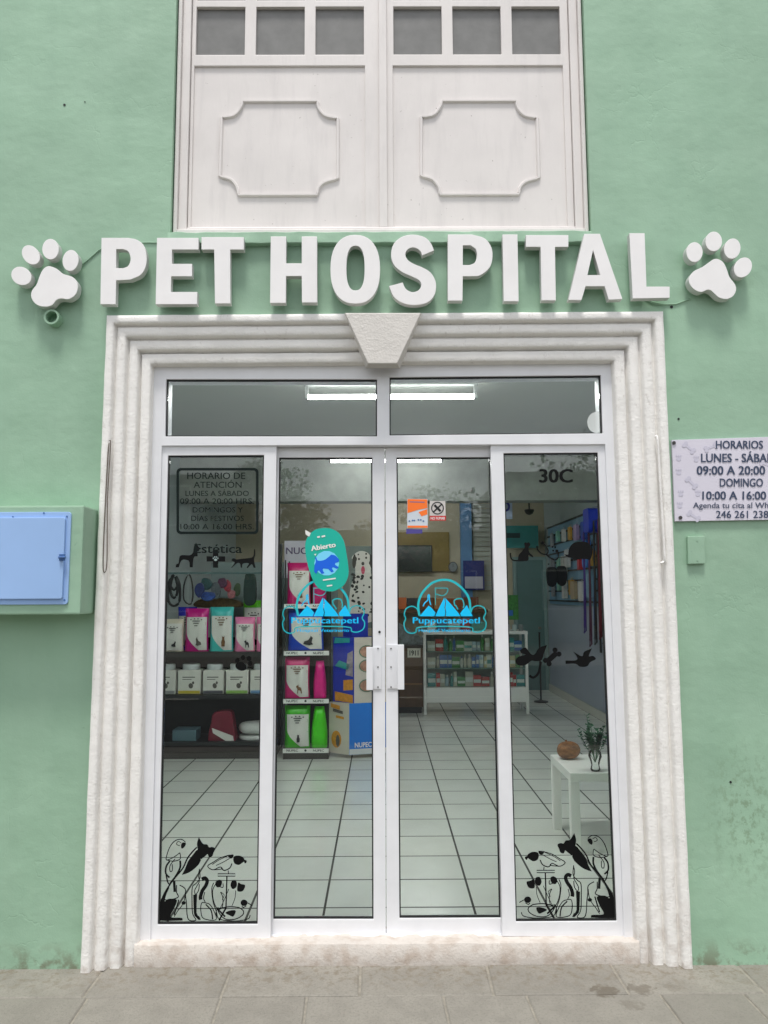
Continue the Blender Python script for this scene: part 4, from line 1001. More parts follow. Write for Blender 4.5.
# folders etc under: row of papers on shelf beneath
x = 428
for i, (wd, cn, c) in enumerate(((8, 'white', rgb(210, 210, 205)), (10, 'steel blue', rgb(80, 110, 150)), (12, 'pale grey', rgb(170, 176, 176)), (9, 'red', rgb(170, 50, 46)), (14, 'sea green', rgb(70, 140, 130)))):
    t = MB(); pxbox(t, x, 622-(i % 2)*3, x+wd-.6, 634, CYF+.12, .15); t.build('counter_pack', pal('goodsc_'+cn.split()[0], c), bevel=.004, label=f'{cn} pack standing on top of the glass display case', cat='pack', group='packs on top of the display case'); x += wd+1.2
for i, (xa, cn, c) in enumerate(((505.5, 'white', rgb(210, 212, 208)), (512, 'frosted', rgb(170, 186, 184)), (518.5, 'grey', rgb(130, 140, 140)))):
    X, Z = P(xa+2.5, 634, CYF+.1); MB().lathe((X, CYF+.1, zt_+.041), [(.03, 0), (.032, .05), (.028, .075), (.02, .08)], 14).build('jar', pal('jar_'+cn, c, .25), label=f'small {cn} jar at the right end of the display case top', cat='jar', group='jars on the display case')
# TV on olive panel
TY = YB-.10
pn = MB(); a = P(385, 571.5, YB-.04); b = P(449, 532, YB-.04); pn.box(a[0], YB-.04, a[1], b[0], YB-.001, b[1]); pn.build('wall_panel', mat('olive_panel', rgb(124, 104, 44), .5, .06), label='olive brown panel on the back wall behind the television', cat='panel')
tv = MB(); a = P(382, 572, TY); b = P(432, 545, TY); tv.box(a[0], TY, a[1], b[0], TY+.05, b[1]); TVO = tv.build('television', mat('tv_black', rgb(16, 18, 20), .3, 0), bevel=.005, label='black flat television mounted on the olive panel', cat='television')
a = P(383, 571, TY); b = P(431, 546, TY); MB().box(a[0], TY-.004, a[1], b[0], TY-.0005, b[1]).build('screen', mat('tv_screen', rgb(12, 20, 22), .12, 0), TVO)
# blue band of paint (pillar)
MB().box(P(461, 550, YB-.12)[0], YB-.12, FZ+.001, P(472, 550, YB-.12)[0], YB-.001, CZ-.003).build('pillar', mat('blue_pillar_paint', rgb(92, 134, 176), .6, .03), B)
X, Z = P(453, 567, YB-.05); c_ = MB(); c_.prism(ell(X, Z, .075, .085, n=24), YB-.06, YB-.001); CK = c_.build('wall_clock', mat('clock_rim', rgb(60, 62, 66), .4), label='small round dark rimmed clock on the back wall', cat='clock')
MB().prism(ell(X, Z, .062, .072, n=24), YB-.063, YB-.0605).build('clock_face', mat('clock_face', rgb(120, 126, 130), .4, .05), CK)
MB().prism([(X-.004, Z), (X+.004, Z), (X+.003, Z+.05), (X-.003, Z+.05)], YB-.066, YB-.0635).build('clock_hand', M_BLACK, CK)
po = MB(); a = P(463.5, 590, YB-.16); b = P(484, 560.5, YB-.16); po.box(a[0], YB-.16, a[1], b[0], YB-.15, b[1]); PO2 = po.build('blue_poster', mat('navy_poster', rgb(20, 34, 110), .5, .1), label='framed poster dark blue above and white below on the blue pillar', cat='poster')
a = P(465, 588.5, YB-.165); b = P(482.8, 576.5, YB-.165); MB().box(a[0], YB-.165, a[1], b[0], YB-.1605, b[1]).build('pale_field', mat('poster_pale', rgb(176, 176, 190), .5, .05), PO2)
# roller blind between pillar and side door
bl = MB(); a = P(474, 590, YB-.06); b = P(492, 503, YB-.06)
nb = 18
for i in range(nb):
    z = a[1]+(b[1]-a[1])*i/nb; bl.box(a[0], YB-.05, z, b[0]+.05, YB-.03, z+(b[1]-a[1])/nb*.85)
bl.build('slatted_blind', mat('blind_cream', rgb(168, 172, 162), .6, .03), label='cream slatted blind on the back wall right of the blue pillar', cat='blind')
# ---- right rear: teal door, teal sign, purple ring sign, camera dome
TD = thing('side_door', (P(530, 690, 8.6)[0], 8.6, FZ), 'teal grey door in the back wall right of the display case', 'door')
a = P(519, 690, 8.72); b = P(543, 572, 8.72)
zt2 = P(530, 560, 8.72)[1]
MB().box(a[0], 8.72, FZ+.002, b[0], 8.78, zt2).build('door_panel', mat('teal_door', rgb(92, 124, 124), .5, .05), TD)
fr_ = MB(); fr_.box(a[0]-.05, 8.70, FZ+.002, a[0]-.001, 8.79, zt2+.05); fr_.box(b[0]+.001, 8.70, FZ+.002, b[0]+.05, 8.79, zt2+.05); fr_.box(a[0]-.001, 8.70, zt2+.001, b[0]+.001, 8.79, zt2+.05); fr_.build('door_frame', mat('teal_frame', rgb(130, 156, 154), .5, .03), TD)
MB().box(b[0]-.10, 8.68, FZ+.95, b[0]-.06, 8.719, FZ+.99).build('handle', M_STEEL, TD)
ts = MB(); a = P(505, 548, 8.55); b = P(538, 525.5, 8.55); ts.box(a[0], 8.55, a[1], b[0], 8.58, b[1]); TS = ts.build('wall_sign', mat('sea_green_sign', rgb(50, 132, 130), .5, .05), label='sea green sign with a dark line of words above the side door', cat='sign')
tb = MB(); a = P(505, 538, 8.545); b = P(520, 533, 8.545); tb.box(a[0], 8.545, a[1], b[0], 8.5495, b[1]); tb.build('dark_band', mat('dark_band', rgb(24, 56, 60), .5, 0), TS)
ps = MB(); a = P(501, 519, 5.9); b = P(512, 498.6, 5.9); ps.box(a[0], 5.9, a[1], b[0], 5.91, b[1]); PS = ps.build('hanging_sign', mat('pale_blue_sign', rgb(170, 184, 214), .5, .03), label='pale square sign with a blue ring under the ceiling beam', cat='sign')
q1 = [P(x, y, 5.895) for x, y in ell(505.5, 506.5, 4.6, 5.2, 0, 20)]; q2 = [P(x, y, 5.895) for x, y in ell(505.5, 506.5, 2.6, 3.0, 0, 20)]
MB().prism([q1, q2], 5.894, 5.899).build('ring_mark', mat('violet_print', rgb(50, 44, 150), .5, 0), PS)
X, Z = P(529.3, 511, 7.5); dm = MB(); dm.lathe((X, 7.5, Z-.06), [(.01, 0), (.05, .02), (.07, .06), (.07, .08)], 18); dm.tube([(X, 7.5, Z+.02), (X, 7.5, CZ-.001)], .012, 8); dm.build('security_camera', M_BLACK, smooth=True, label='small black dome camera hanging from the rear ceiling', cat='camera')
gp = MB(); a = P(506.5, 620, 6.2); b = P(519.5, 595, 6.2); gp.box(a[0], 6.3, a[1], b[0], 6.32, b[1]); GP = gp.build('grass_poster', mat('grass_print', rgb(50, 120, 44), .5, .5, 30), label='bright green picture card standing behind the display case', cat='picture')
gp2 = MB(); gp2.box(a[0]+.04, 6.296, a[1]+.05, a[0]+.10, 6.2995, a[1]+.12); gp2.build('blue_figure', pal('goods_blue', CL[4][1]), GP)
MB().box(a[0]+.02, 6.325, zt_+.041, a[0]+.05, 6.345, b[1]-.02).build('support', M_WHITE, GP)
# ---- right wall: slatwall with rails and hanging stock
SW = thing('slat_wall', (XR, 5.4, 1.3), 'pale blue slat wall with dark horizontal rails along the right side', 'slat wall')
zlo, zhi = 1.44, 2.62
MB().box(XR-.03, 1.6, zlo, XR-.002, 8.4, zhi).build('board', mat('slat_board', rgb(120, 160, 186), .5, .08, 3), SW)
for i in range(9):
    z = zlo+.04+i*(zhi-zlo-.06)/8; MB().box(XR-.048, 1.6, z, XR-.0305, 8.4, z+.022).build('rail', M_BLACK, SW)
for y in (3.3, 4.65, 5.6): MB().box(XR-.06, y, .9, XR-.0485, y+.05, zhi).build('upright', M_BLACK, SW)
G3 = 'goods hanging on the slat wall'
wg = MB()
for i in range(8): wg.tube([(XR-.085, 4.75+i*.09, 1.0), (XR-.085, 4.75+i*.09, 2.25)], .006, 5)
for i in range(13): wg.tube([(XR-.092, 4.72, 1.02+i*.1), (XR-.092, 5.41, 1.02+i*.1)], .006, 5)
wg.box(XR-.08, 4.75, 2.2, XR-.062, 4.77, 2.24); wg.box(XR-.08, 5.36, 2.2, XR-.062, 5.38, 2.24)
wg.build('wire_grid', M_BLACK, label='black wire grid hung on the near end of the slat wall', cat='wire grid')
def hang(Y, z0, z1, d, w_, c, name, label, cat, x_off=.055):
    t = MB(); n = 6
    t.prism(rrect(Y-w_/2, z0, Y+w_/2, z1, min(w_, z1-z0)*.18), XR-x_off-d, XR-x_off)   # built facing y then turned
    t.v = [Vector((v.y, v.x, v.z)) for v in t.v]; t.f = [f_[::-1] for f_ in t.f]
    t.tube([(XR-x_off-.001+.0, Y, z1-.01), (XR-x_off-d/2, Y, z1+.02), (XR-.05, Y, z1+.03)], .004, 6)
    return t.build(name, c, bevel=0, label=label, cat=cat, group=G3)
hang(5.5, 2.32, 2.6, .16, .24, mat('vivid_blue_pack', rgb(16, 50, 190), .4, .15, 14), 'carrier_bag', 'vivid blue carrier hanging high on the slat wall near the glass', 'bag')
hang(6.0, 1.92, 2.26, .06, .22, mat('sky_pack', rgb(60, 130, 214), .4, .1), 'pack', 'sky blue pack hanging mid way along the slat wall', 'pack')
hang(6.35, 1.90, 2.18, .05, .10, mat('red_pack', rgb(190, 50, 60), .4, .1), 'pack', 'slim red pack hanging on the slat wall', 'pack')
hang(7.0, 1.95, 2.2, .05, .16, mat('white_pack', rgb(206, 206, 206), .4, .1), 'pack', 'white pack hanging on the far part of the slat wall', 'pack')
hang(5.9, 1.55, 1.84, .05, .2, mat('pale_blue_pack', rgb(140, 180, 206), .4, .1), 'pack', 'pale blue pack low on the slat wall', 'pack')
hang(6.3, 1.5, 1.75, .05, .2, mat('white_pack', (0, 0, 0, 1)), 'pack', 'white pack low on the slat wall beside the pale blue one', 'pack')
hang(6.7, 1.52, 1.76, .05, .2, mat('tan_pack', rgb(180, 160, 130), .4, .1), 'pack', 'tan pack low on the slat wall', 'pack')
rr = random.Random(19)
CN = [('pearl', rgb(206, 206, 200)), ('lilac', rgb(170, 150, 190)), ('coral', rgb(210, 100, 90)), ('mint', rgb(140, 196, 176)), ('amber', rgb(206, 160, 70)), ('cobalt', rgb(40, 80, 180)), ('grey', rgb(140, 144, 148))]
k_ = 0
for row, z1_ in (('upper', 2.5), ('middle', 2.12), ('lower', 1.78)):
    for y in (3.4, 4.2, 4.7, 5.75, 6.1, 6.5, 6.85, 7.2, 7.55, 7.95):
        if (row == 'middle' and (5.8 < y < 7.1)) or (row == 'lower' and 5.7 < y < 6.8): continue
        if row == 'upper' and y < 5.8: k_ += 1; continue
        cn, c = CN[(k_*3) % 7]; k_ += 1
        hang(y, z1_-rr.uniform(.14, .27), z1_, .03+rr.random()*.03, rr.uniform(.09, .17), mat('hung_'+cn, c, .4, .15, 18), 'blister_pack', f'{cn} blister pack hanging in the {row} row of the slat wall', 'pack')
rr = random.Random(9)
for i, (y, cn, c) in enumerate(((5.05, 'navy', rgb(26, 34, 120)), (5.2, 'dark red', rgb(110, 22, 42)), (5.33, 'black', rgb(20, 20, 24)), (5.47, 'bright blue', rgb(26, 80, 200)), (5.62, 'plum', rgb(84, 26, 60)), (5.78, 'violet', rgb(70, 40, 130)))):
    zt3 = 2.5-.03*i; zl = 1.0+rr.random()*.3; x_ = XR-.13-.02*(i % 3)
    pts = [(XR-.05, y, zt3+.02), (x_, y, zt3), (x_, y+.01, (zt3+zl)/2), (x_-.01, y, zl), (x_-.02, y+.045, zl-.03), (x_-.01, y+.07, zl+.04), (x_, y+.05, (zt3+zl)/2), (x_, y+.02, zt3-.02)]
    MB().tube(pts, .009, 6).build('leash', mat('leash_'+cn.replace(' ','_'), c, .6), smooth=True, label=f'{cn} leash hanging from the slat wall', cat='leash', group='leashes on the slat wall')
# white-blue wainscot sheet on the right wall
MB().box(XR-.012, 1.6, FZ+.12, XR-.002, 8.6, 1.42).build('wall_panel', mat('blue_grey_sheet', rgb(156, 166, 182), .4, .06, 2), label='smooth blue grey sheet covering the lower right wall', cat='wall panel')
# dark hanging clothes
for i, (xa, ya) in enumerate(((552, 577), (562, 576))):
    o = blob('pet_jacket', [(xa-4.5, ya-8), (xa, ya-10), (xa+4.5, ya-8), (xa+5, ya+5), (xa+1, ya+10), (xa-4, ya+6)], 6.9, .08, mat('dark_jacket', rgb(18, 22, 30), .8, .2), ['left', 'right'][i]+' of two dark pet jackets on a hook in the rear corner', 'pet jacket', 'pet jackets in the rear corner')
    X, Z = P(xa, ya-10, 6.94); MB().tube([(X, 6.94, Z-.02), (X, 6.94, Z+.12), (XR-.05, 6.94, Z+.14)], .006, 6).build('hook', M_STEEL, o)
# floor stand
sd = MB(); X, Z = P(544, 700, 7.2); sd.lathe((X, 7.4, FZ+.001), [(.10, 0), (.10, .015), (.012, .03), (.012, .95), (.02, .97)], 14); sd.build('floor_stand', M_BLACK, smooth=False, label='thin black floor stand right of the display case', cat='stand')
# ---- white side table with gourd and vase
ty0 = 1.16; tx0 = P(573.5, 776, ty0)[0]-.02; tz = P(575, 776, ty0)[1]; tz = FZ+.465
T = thing('side_table', (tx0+.275, ty0+.275, FZ), 'square white side table inside the right glass panel', 'table')
M_TBL = mat('white_lacquer', rgb(240, 240, 236), .35, .01)
MB().box(tx0, ty0, tz-.05, tx0+.55, ty0+.53, tz).build('tabletop', M_TBL, T, bevel=.003)
for (a, b) in ((0, 0), (.495, 0), (0, .475), (.495, .475)): MB().box(tx0+a+.0005, ty0+b+.0005, FZ, tx0+a+.0545, ty0+b+.0545, tz-.0505).build('leg', M_TBL, T, bevel=.003)
gx, gy = tx0+.135, ty0+.40
gx = PZ(567.5, 758, tz)[0]; gy = PZ(567.5, 759, tz)[1]
gd = MB(); pr = []
for i in range(13):
    an = -math.pi/2+math.pi*i/12; pr.append((max(.002, .073*math.cos(an)**.8 if math.cos(an) > 0 else .002), .055*math.sin(an)+.055))
gd.lathe((gx, gy, tz+.001), pr, 24, sx=1.0, sy=.8, wob=lambda an, z: 1+.05*math.sin(2*an+1)+.03*math.sin(5*an+z*30))
def gourd_mat():
    k = NT('brown_shell'); c = k.mix(k.ramp(k.noise(18, 5, k.map(1, 1, 2)), .35, .65), rgb(92, 56, 28), rgb(150, 98, 52)); k.link(c, k.b.inputs['Base Color']); k.b.inputs['Roughness'].default_value = .7
    k.link(k.bump(k.noise(60, 4), .5, .01), k.b.inputs['Normal']); return k.m
MGD = gourd_mat(); GD = gd.build('brown_shell', MGD, smooth=True, label='rough round brown shell on the white side table', cat='shell')
MB().tube([(gx-.01, gy, tz+.105), (gx-.014, gy, tz+.120)], .006, 6).build('stem', MGD, GD)
vx, vy = PZ(595.5, 771, tz)
vs_ = thing('flower_vase', (vx, vy, tz), 'small clear glass vase of green sprigs on the white side table', 'vase')
MB().lathe((vx, vy, tz+.001), [(.026, 0), (.030, .01), (.024, .035), (.030, .06), (.040, .085), (.036, .11), (.030, .12)], 20).build('vase', glass('vase_glass', (.93, .96, .95, 1), 1.5), vs_, smooth=True)
M_LF = foliage('sprig_leaf', rgb(34, 84, 60), rgb(70, 120, 84)); lf = MB(); rr = random.Random(5)
for k in range(16):
    an = rr.random()*6.28; tilt = rr.uniform(.02, .10); h_ = rr.uniform(.10, .17) if k else .24
    p0 = Vector((vx, vy, tz+.05)); p1 = Vector((vx+tilt*math.cos(an)*.4, vy+tilt*math.sin(an)*.4, tz+.12)); p2 = Vector((vx+tilt*math.cos(an), vy+tilt*math.sin(an), tz+.12+h_*.9))
    lf.tube([p0, p1, p2], .0018, 5)
    for j in range(34):
        t = rr.random()**.8; c_ = p1.lerp(p2, t); a2 = rr.random()*6.28; L_ = rr.uniform(.016, .034)
        d_ = Vector((math.cos(a2), math.sin(a2), rr.uniform(.1, .9))).normalized(); s_ = d_.cross(Vector((0, 0, 1))).normalized()*L_*.34
        lf.face([c_, c_+d_*L_*.5+s_, c_+d_*L_, c_+d_*L_*.5-s_])
lf.build('foliage', M_LF, vs_)
# ================================================================ GLASS DECALS
YSD = GY-.0045; YDD = DY-.0065      # stuck on the outer faces of the panes
K = .0006
class DC:
    def __init__(s, Y, ox, oy, sc, tf=None): s.m = MB(); s.Y = Y; s.ox, s.oy, s.sc = ox, oy, sc; s.tf = tf; s.k = 0
    def fn(s, x, y):
        px, py = s.ox+x*s.sc, s.oy+y*s.sc
        if s.tf: px, py = s.tf(px, py)
        return P(px, py, s.Y)
    def poly(s, *loops, sm=True, mi=0, sub=4):
        s.k += 1; s.m.prism([[s.fn(*p) for p in (smooth(l, True, sub) if sm else l)] for l in loops], s.Y-s.k*1e-5, None, mi); return s
    def st(s, pts, w_, mi=0, closed=False, sm=True):
        s.k += 1; q = [s.fn(*p) for p in (smooth(pts, closed, 4) if sm else pts)]
        s.m.stroke(q, w_*s.sc/165, s.Y-s.k*1e-5, mi, closed); return s
    def disc(s, x, y, r, r2=None, mi=0): return s.poly(ell(x, y, r, r2 or r, 0, 14), sm=False, mi=mi)
    def txt(s, t, x0_, yt, x1_, yb, bold=0, mi=0): s.k += 1; text(s.m, t, s.fn, x0_, yt, x1_, yb, s.Y-s.k*1e-5, mi, bold); return s
GD_ = 'vinyl decals on the shop glass'
def pets(tf, label):
    d = DC(YSD, 505, 820, .15625, tf)
    d.poly([(435, 98), (443, 83, 1), (455, 125), (450, 165), (440, 195), (428, 228, 1), (398, 205), (385, 195), (376, 214), (355, 208), (346, 185), (336, 158), (355, 148), (375, 150), (388, 132), (415, 127)])
    d.poly([(444, 160), (484, 200), (514, 240), (534, 290), (556, 330, 1), (508, 314), (464, 282), (430, 236)], sub=2)
    d.st([(456, 150), (490, 185), (520, 225), (548, 285), (598, 345), (636, 395), (680, 470), (706, 545)], 7)
    d.poly([(588, 492), (640, 484), (668, 500), (655, 450), (640, 402), (690, 480), (712, 560), (707, 610), (690, 627), (550, 625, 1), (556, 608), (612, 606), (632, 596), (605, 545)])
    d.st([(590, 395), (590, 440), (582, 476), (668, 490), (640, 410)], 5).st([(606, 370), (602, 440)], 12)
    d.st([(440, 290), (436, 350), (462, 385), (486, 410), (488, 500), (484, 580), (462, 622), (505, 624), (520, 590), (524, 520), (530, 470), (533, 420), (570, 395)], 4.5)
    d.poly([(454, 455, 1), (480, 458, 1), (476, 575), (466, 600), (444, 622, 1), (430, 620, 1), (440, 598), (458, 575)], sub=2)
    d.st([(440, 300), (446, 330), (440, 370), (455, 400), (470, 430), (465, 455), (445, 430), (440, 390)], 4)
    d.st([(532, 440), (538, 490), (556, 530), (580, 560), (605, 600)], 4).disc(543, 511, 14, 12).st([(575, 490), (590, 540), (606, 590)], 6)
    d.st([(424, 358), (402, 350), (388, 368), (398, 400), (420, 432), (432, 470), (430, 490)], 17)
    d.st([(404, 440), (412, 480), (402, 508), (425, 512), (430, 560), (412, 612), (330, 620), (345, 560), (372, 520), (402, 510)], 4).st([(345, 380), (358, 420), (350, 500), (330, 560), (320, 600)], 4).st([(398, 520), (362, 560), (352, 618)], 6)
    d.poly([(290, 372), (308, 360), (330, 372), (334, 392), (322, 410), (298, 402)]).st([(284, 385), (284, 410), (306, 405)], 4)
    d.st([(330, 385), (352, 430), (345, 500), (320, 550), (290, 540), (284, 480), (300, 440)], 4).st([(300, 440), (276, 460), (290, 490)], 3)
    d.poly([(138, 396), (165, 388), (184, 380), (190, 430), (168, 438), (148, 428)]).poly([(196, 370), (222, 365), (234, 395), (222, 420), (204, 415), (193, 400)])
    d.st([(200, 430), (205, 480), (225, 530)], 3).st([(245, 420), (280, 500), (310, 560)], 3)
    d.disc(145, 510, 23, 21).st([(128, 508), (108, 518), (92, 528)], 4).st([(130, 530), (150, 540), (160, 530)], 4)
    d.st([(180, 540), (240, 535), (300, 545), (322, 545), (300, 590), (260, 618), (200, 615), (155, 590), (150, 562), (180, 540)], 4.5)
    d.poly([(200, 562), (235, 560), (268, 575), (240, 592), (215, 598)]).st([(105, 590), (120, 615), (200, 628), (300, 618), (330, 580), (320, 545)], 4).st([(262, 540), (285, 580), (310, 625)], 8).st([(270, 600), (300, 570), (325, 545)], 8)
    d.st([(203, 322), (318, 322), (318, 337), (203, 337)], 4, closed=True, sm=False).st([(258, 338), (264, 540)], 6, sm=False).st([(250, 300), (248, 320)], 4)
    d.poly([(148, 218), (175, 204), (210, 208), (216, 232), (206, 256), (180, 264), (158, 252), (146, 244), (140, 256, 1), (130, 250), (128, 236), (142, 230)]).st([(240, 222), (290, 250), (330, 268)], 3).st([(250, 205), (310, 232), (355, 262)], 3).poly([(215, 197), (250, 203), (238, 222), (220, 218)])
    d.st([(240, 200), (300, 218), (345, 245), (385, 272), (350, 296), (305, 278), (290, 290), (345, 296)], 4).st([(225, 255), (240, 285), (275, 300), (295, 285)], 5)
    d.st([(530, 118), (558, 98), (600, 108), (632, 145), (652, 195), (656, 232), (610, 215), (568, 185)], 4).poly([(528, 125), (548, 118), (560, 135), (556, 158), (538, 148)]).st([(560, 120), (580, 112), (590, 130), (568, 140)], 3)
    d.st([(566, 236), (566, 280), (590, 330), (632, 385)], 9).st([(635, 240), (658, 275), (660, 320), (636, 346)], 8).st([(658, 330), (648, 375), (634, 392)], 6).st([(600, 225), (632, 268), (632, 306), (618, 300), (618, 260)], 4).st([(568, 185), (566, 225), (610, 240), (655, 232)], 4)
    return d.m.build('pets_decal', M_BLACKVINYL, label=label, cat='decal', group=GD_)
pets(None, 'black line drawing of seated dog, cat and birds low on the right glass panel')
def mir(px, py):
    u = (px-513)/(617-513); v = (py-833)/(920-833)
    return (258.3-u*101, 837+v*(922.8-837))
pets(mir, 'black line drawing of seated dog, cat and birds low on the left glass panel')
# opening hours frame
d = DC(YSD, 160, 450, .1432)
d.poly(rrect(115, 125, 688, 588, 30), rrect(133, 143, 670, 570, 18), sm=False)
for (s_, a_, yc, b_, h_) in (('HORARIO DE', 190, 180, 595, 44), ('ATENCIÓN', 235, 243, 570, 42), ('LUNES A SÁBADO', 178, 303, 620, 36), ('09:00 A 20:00 HRS.', 140, 357, 655, 38), ('DOMINGOS Y', 228, 418, 578, 36), ('DÍAS FESTIVOS', 218, 477, 585, 36), ('10:00 A 16:00 HRS.', 142, 535, 655, 38)):
    d.txt(s_, a_, yc-h_/2, b_, yc+h_/2, .008)
d.m.build('hours_decal', M_TINTVINYL, label='black framed opening hours lettering at the top of the left glass panel', cat='decal', group=GD_)
d = DC(YSD, 168, 538, .1224); d.txt('Estética', 215, 50, 605, 122, .015)
d.m.build('grooming_decal', M_TINTVINYL, label='black word Estética on the left glass panel', cat='decal', group=GD_)
d = DC(YSD, 168, 538, .1224); d.poly([(62, 240, 1), (68, 215), (86, 205), (94, 155), (115, 140), (180, 140), (205, 115), (212, 72), (228, 40), (238, 55), (258, 85), (252, 105), (240, 112), (242, 148), (216, 152), (205, 190), (202, 240, 1), (178, 240, 1), (172, 192), (150, 180), (112, 182), (88, 240, 1)], sub=3)
d.m.build('dog_decal', M_BLACKVINYL, label='black standing dog silhouette left of the cross on the left glass panel', cat='decal', group=GD_)
d = DC(YSD, 168, 538, .1224); d.poly([(315, 150), (367, 150), (367, 100), (410, 100), (410, 150), (467, 150), (467, 192), (410, 192), (410, 243), (367, 243), (367, 192), (315, 192)], sm=False)
o = d.m.build('cross_decal', M_BLACKVINYL, label='black cross with a pale paw between the dog and cat silhouettes', cat='decal', group=GD_)
d = DC(YSD-.001, 168, 538, .1224); d.disc(389, 178, 13, 10)
for (a_, b_) in ((370, 165), (382, 155), (396, 155), (408, 165)): d.disc(a_, b_, 5, 6)
d.m.build('paw_mark', mat('pale_vinyl', rgb(150, 170, 168), .5, 0), o)
d = DC(YSD, 168, 538, .1224); d.poly([(520, 180), (528, 165, 1), (545, 168), (560, 175), (600, 170), (650, 165), (688, 158), (700, 135), (703, 95), (712, 96), (712, 140), (703, 180), (716, 243, 1), (700, 243, 1), (684, 214), (650, 247, 1), (642, 240, 1), (660, 207), (612, 210), (604, 245, 1), (594, 240, 1), (588, 210), (565, 205), (522, 245, 1), (516, 240, 1), (545, 200), (528, 192)], sub=3)
d.m.build('cat_decal', M_BLACKVINYL, label='black walking cat silhouette right of the cross on the left glass panel', cat='decal', group=GD_)
d = DC(YSD, 160, 560, .1953); d.poly(ell(415, 545, 30, 22, .3, 14), sm=False)
for (a_, b_) in ((395, 515), (425, 500), (455, 505), (462, 530)): d.disc(a_, b_, 11, 13)
d.m.build('paw_decal', M_BLACKVINYL, label='small black paw print on the left glass panel before the white tubs', cat='decal', group=GD_)
# house number and right silhouettes
d = DC(YSD, 500, 450, .1458); d.txt('30C', 268, 133, 500, 222, .03)
d.m.build('number_decal', M_BLACKVINYL, label='black house number 30C at the top of the right glass panel', cat='decal', group=GD_)
d = DC(YSD, 504, 530, .1328)
d.poly([(105, 225, 1), (112, 188), (140, 155), (156, 130), (153, 102), (160, 92, 1), (170, 97), (185, 92, 1), (198, 110), (186, 132), (190, 168), (214, 190), (220, 206), (200, 198), (184, 188), (184, 226), (150, 234)], sub=3).st([(150, 230), (80, 230), (55, 215), (48, 185), (50, 172)], 9)
d.m.build('cat_decal', M_BLACKVINYL, label='black seated cat silhouette on the right glass panel', cat='decal', group=GD_)
d = DC(YSD, 504, 530, .1328); d.st([(250, 125), (255, 150), (285, 178), (320, 186)], 9).st([(290, 95), (318, 125), (332, 160), (320, 186)], 9).st([(320, 186), (350, 210), (385, 225), (408, 205), (408, 165)], 9)
for (a_, b_) in ((398, 158), (365, 128), (385, 130), (370, 155)): d.disc(a_, b_, 12 if a_ > 390 else 7)
d.disc(290, 97, 11).disc(250, 128, 9)
d.m.build('stethoscope_decal', M_BLACKVINYL, label='black stethoscope silhouette on the right glass panel', cat='decal', group=GD_)
d = DC(YSD, 504, 530, .1328); d.poly([(455, 182), (482, 186), (490, 140), (520, 100), (560, 88), (610, 88), (650, 110), (667, 160), (655, 212), (640, 226), (620, 218), (545, 222), (525, 226), (515, 212), (480, 205)])
d.m.build('hedgehog_decal', M_BLACKVINYL, label='black hedgehog silhouette on the right glass panel', cat='decal', group=GD_)
d = DC(YSD, 504, 630, .1432); d.poly([(80, 218), (98, 188), (150, 172), (118, 160), (112, 140, 1), (150, 122), (188, 168), (215, 170), (245, 125), (300, 105, 1), (278, 165), (262, 210), (222, 218), (190, 215), (150, 245), (100, 246)], sub=3).st([(258, 220), (240, 300), (205, 332), (178, 318)], 12)
d.m.build('parrot_decal', M_BLACKVINYL, label='black flying parrot silhouette on the right glass panel beside a bone', cat='decal', group=GD_)
d = DC(YSD, 504, 630, .1432); d.st([(300, 222), (370, 158)], 28, sm=False)
for (a_, b_) in ((290, 212), (315, 236), (356, 140), (384, 168)): d.disc(a_, b_, 18)
d.m.build('bone_decal', M_BLACKVINYL, label='black bone silhouette on the right glass panel between two birds', cat='decal', group=GD_)
d = DC(YSD, 504, 630, .1432); d.poly([(430, 213, 1), (500, 212), (512, 192), (482, 150, 1), (545, 184), (560, 152), (614, 128, 1), (592, 182), (620, 180), (640, 195), (636, 208), (602, 225), (580, 254), (530, 256), (500, 236), (430, 237, 1)], sub=3)
d.m.build('dove_decal', M_BLACKVINYL, label='black flying dove silhouette on the right glass panel', cat='decal', group=GD_)
# mountain logos
def logo(dx, label):
    tf = (lambda px, py: (px+dx, py))
    d = DC(YDD, 398, 575, .125, tf)
    d.st([(172, 325), (163, 270), (165, 215), (190, 150), (250, 80), (310, 48), (370, 38), (430, 48), (490, 85), (545, 145), (572, 205), (580, 300)], 14, 1)
    d.st([(165, 305), (150, 268), (110, 250), (65, 270), (50, 315), (62, 350), (48, 385), (60, 440), (100, 466), (145, 455), (185, 415), (560, 415), (600, 450), (650, 456), (695, 430), (705, 380), (685, 345), (702, 300), (685, 260), (640, 245), (598, 262), (585, 300)], 7, 1)
    d.poly([(172, 330), (215, 280), (245, 245), (270, 265), (300, 300), (290, 330)], sm=False)
    d.poly([(298, 330), (330, 260), (370, 180), (378, 220), (372, 260), (380, 300), (374, 330)], sm=False).poly([(382, 330), (386, 300), (378, 262), (384, 225), (376, 182), (430, 240), (484, 305), (500, 330)], sm=False)
    d.poly([(505, 330), (498, 305), (530, 265), (550, 240), (575, 290), (600, 330)], sm=False)
    d.st([(200, 250), (215, 222), (238, 200), (240, 165), (250, 160), (252, 200), (262, 240)], 7).st([(455, 245), (450, 205), (480, 190), (515, 195), (528, 240), (520, 262)], 7, 1).st([(460, 240), (480, 275)], 7, 1)
    d.st([(300, 105), (395, 108), (385, 150), (350, 165), (300, 150)], 5, 1).st([(298, 100), (300, 240)], 4, 1)
    d.txt('Puppucatepetl', 118, 338, 655, 386, .014)
    d.txt('Hospital Veterinario', 165, 430, 580, 455, .01)
    d.m.build('logo_decal', [M_CYAN, M_TEALV], label=label, cat='decal', group=GD_)
logo(0, 'cyan mountain and bone logo with lettering on the right sliding door')
logo(-121.5, 'cyan mountain and bone logo with lettering on the left sliding door')
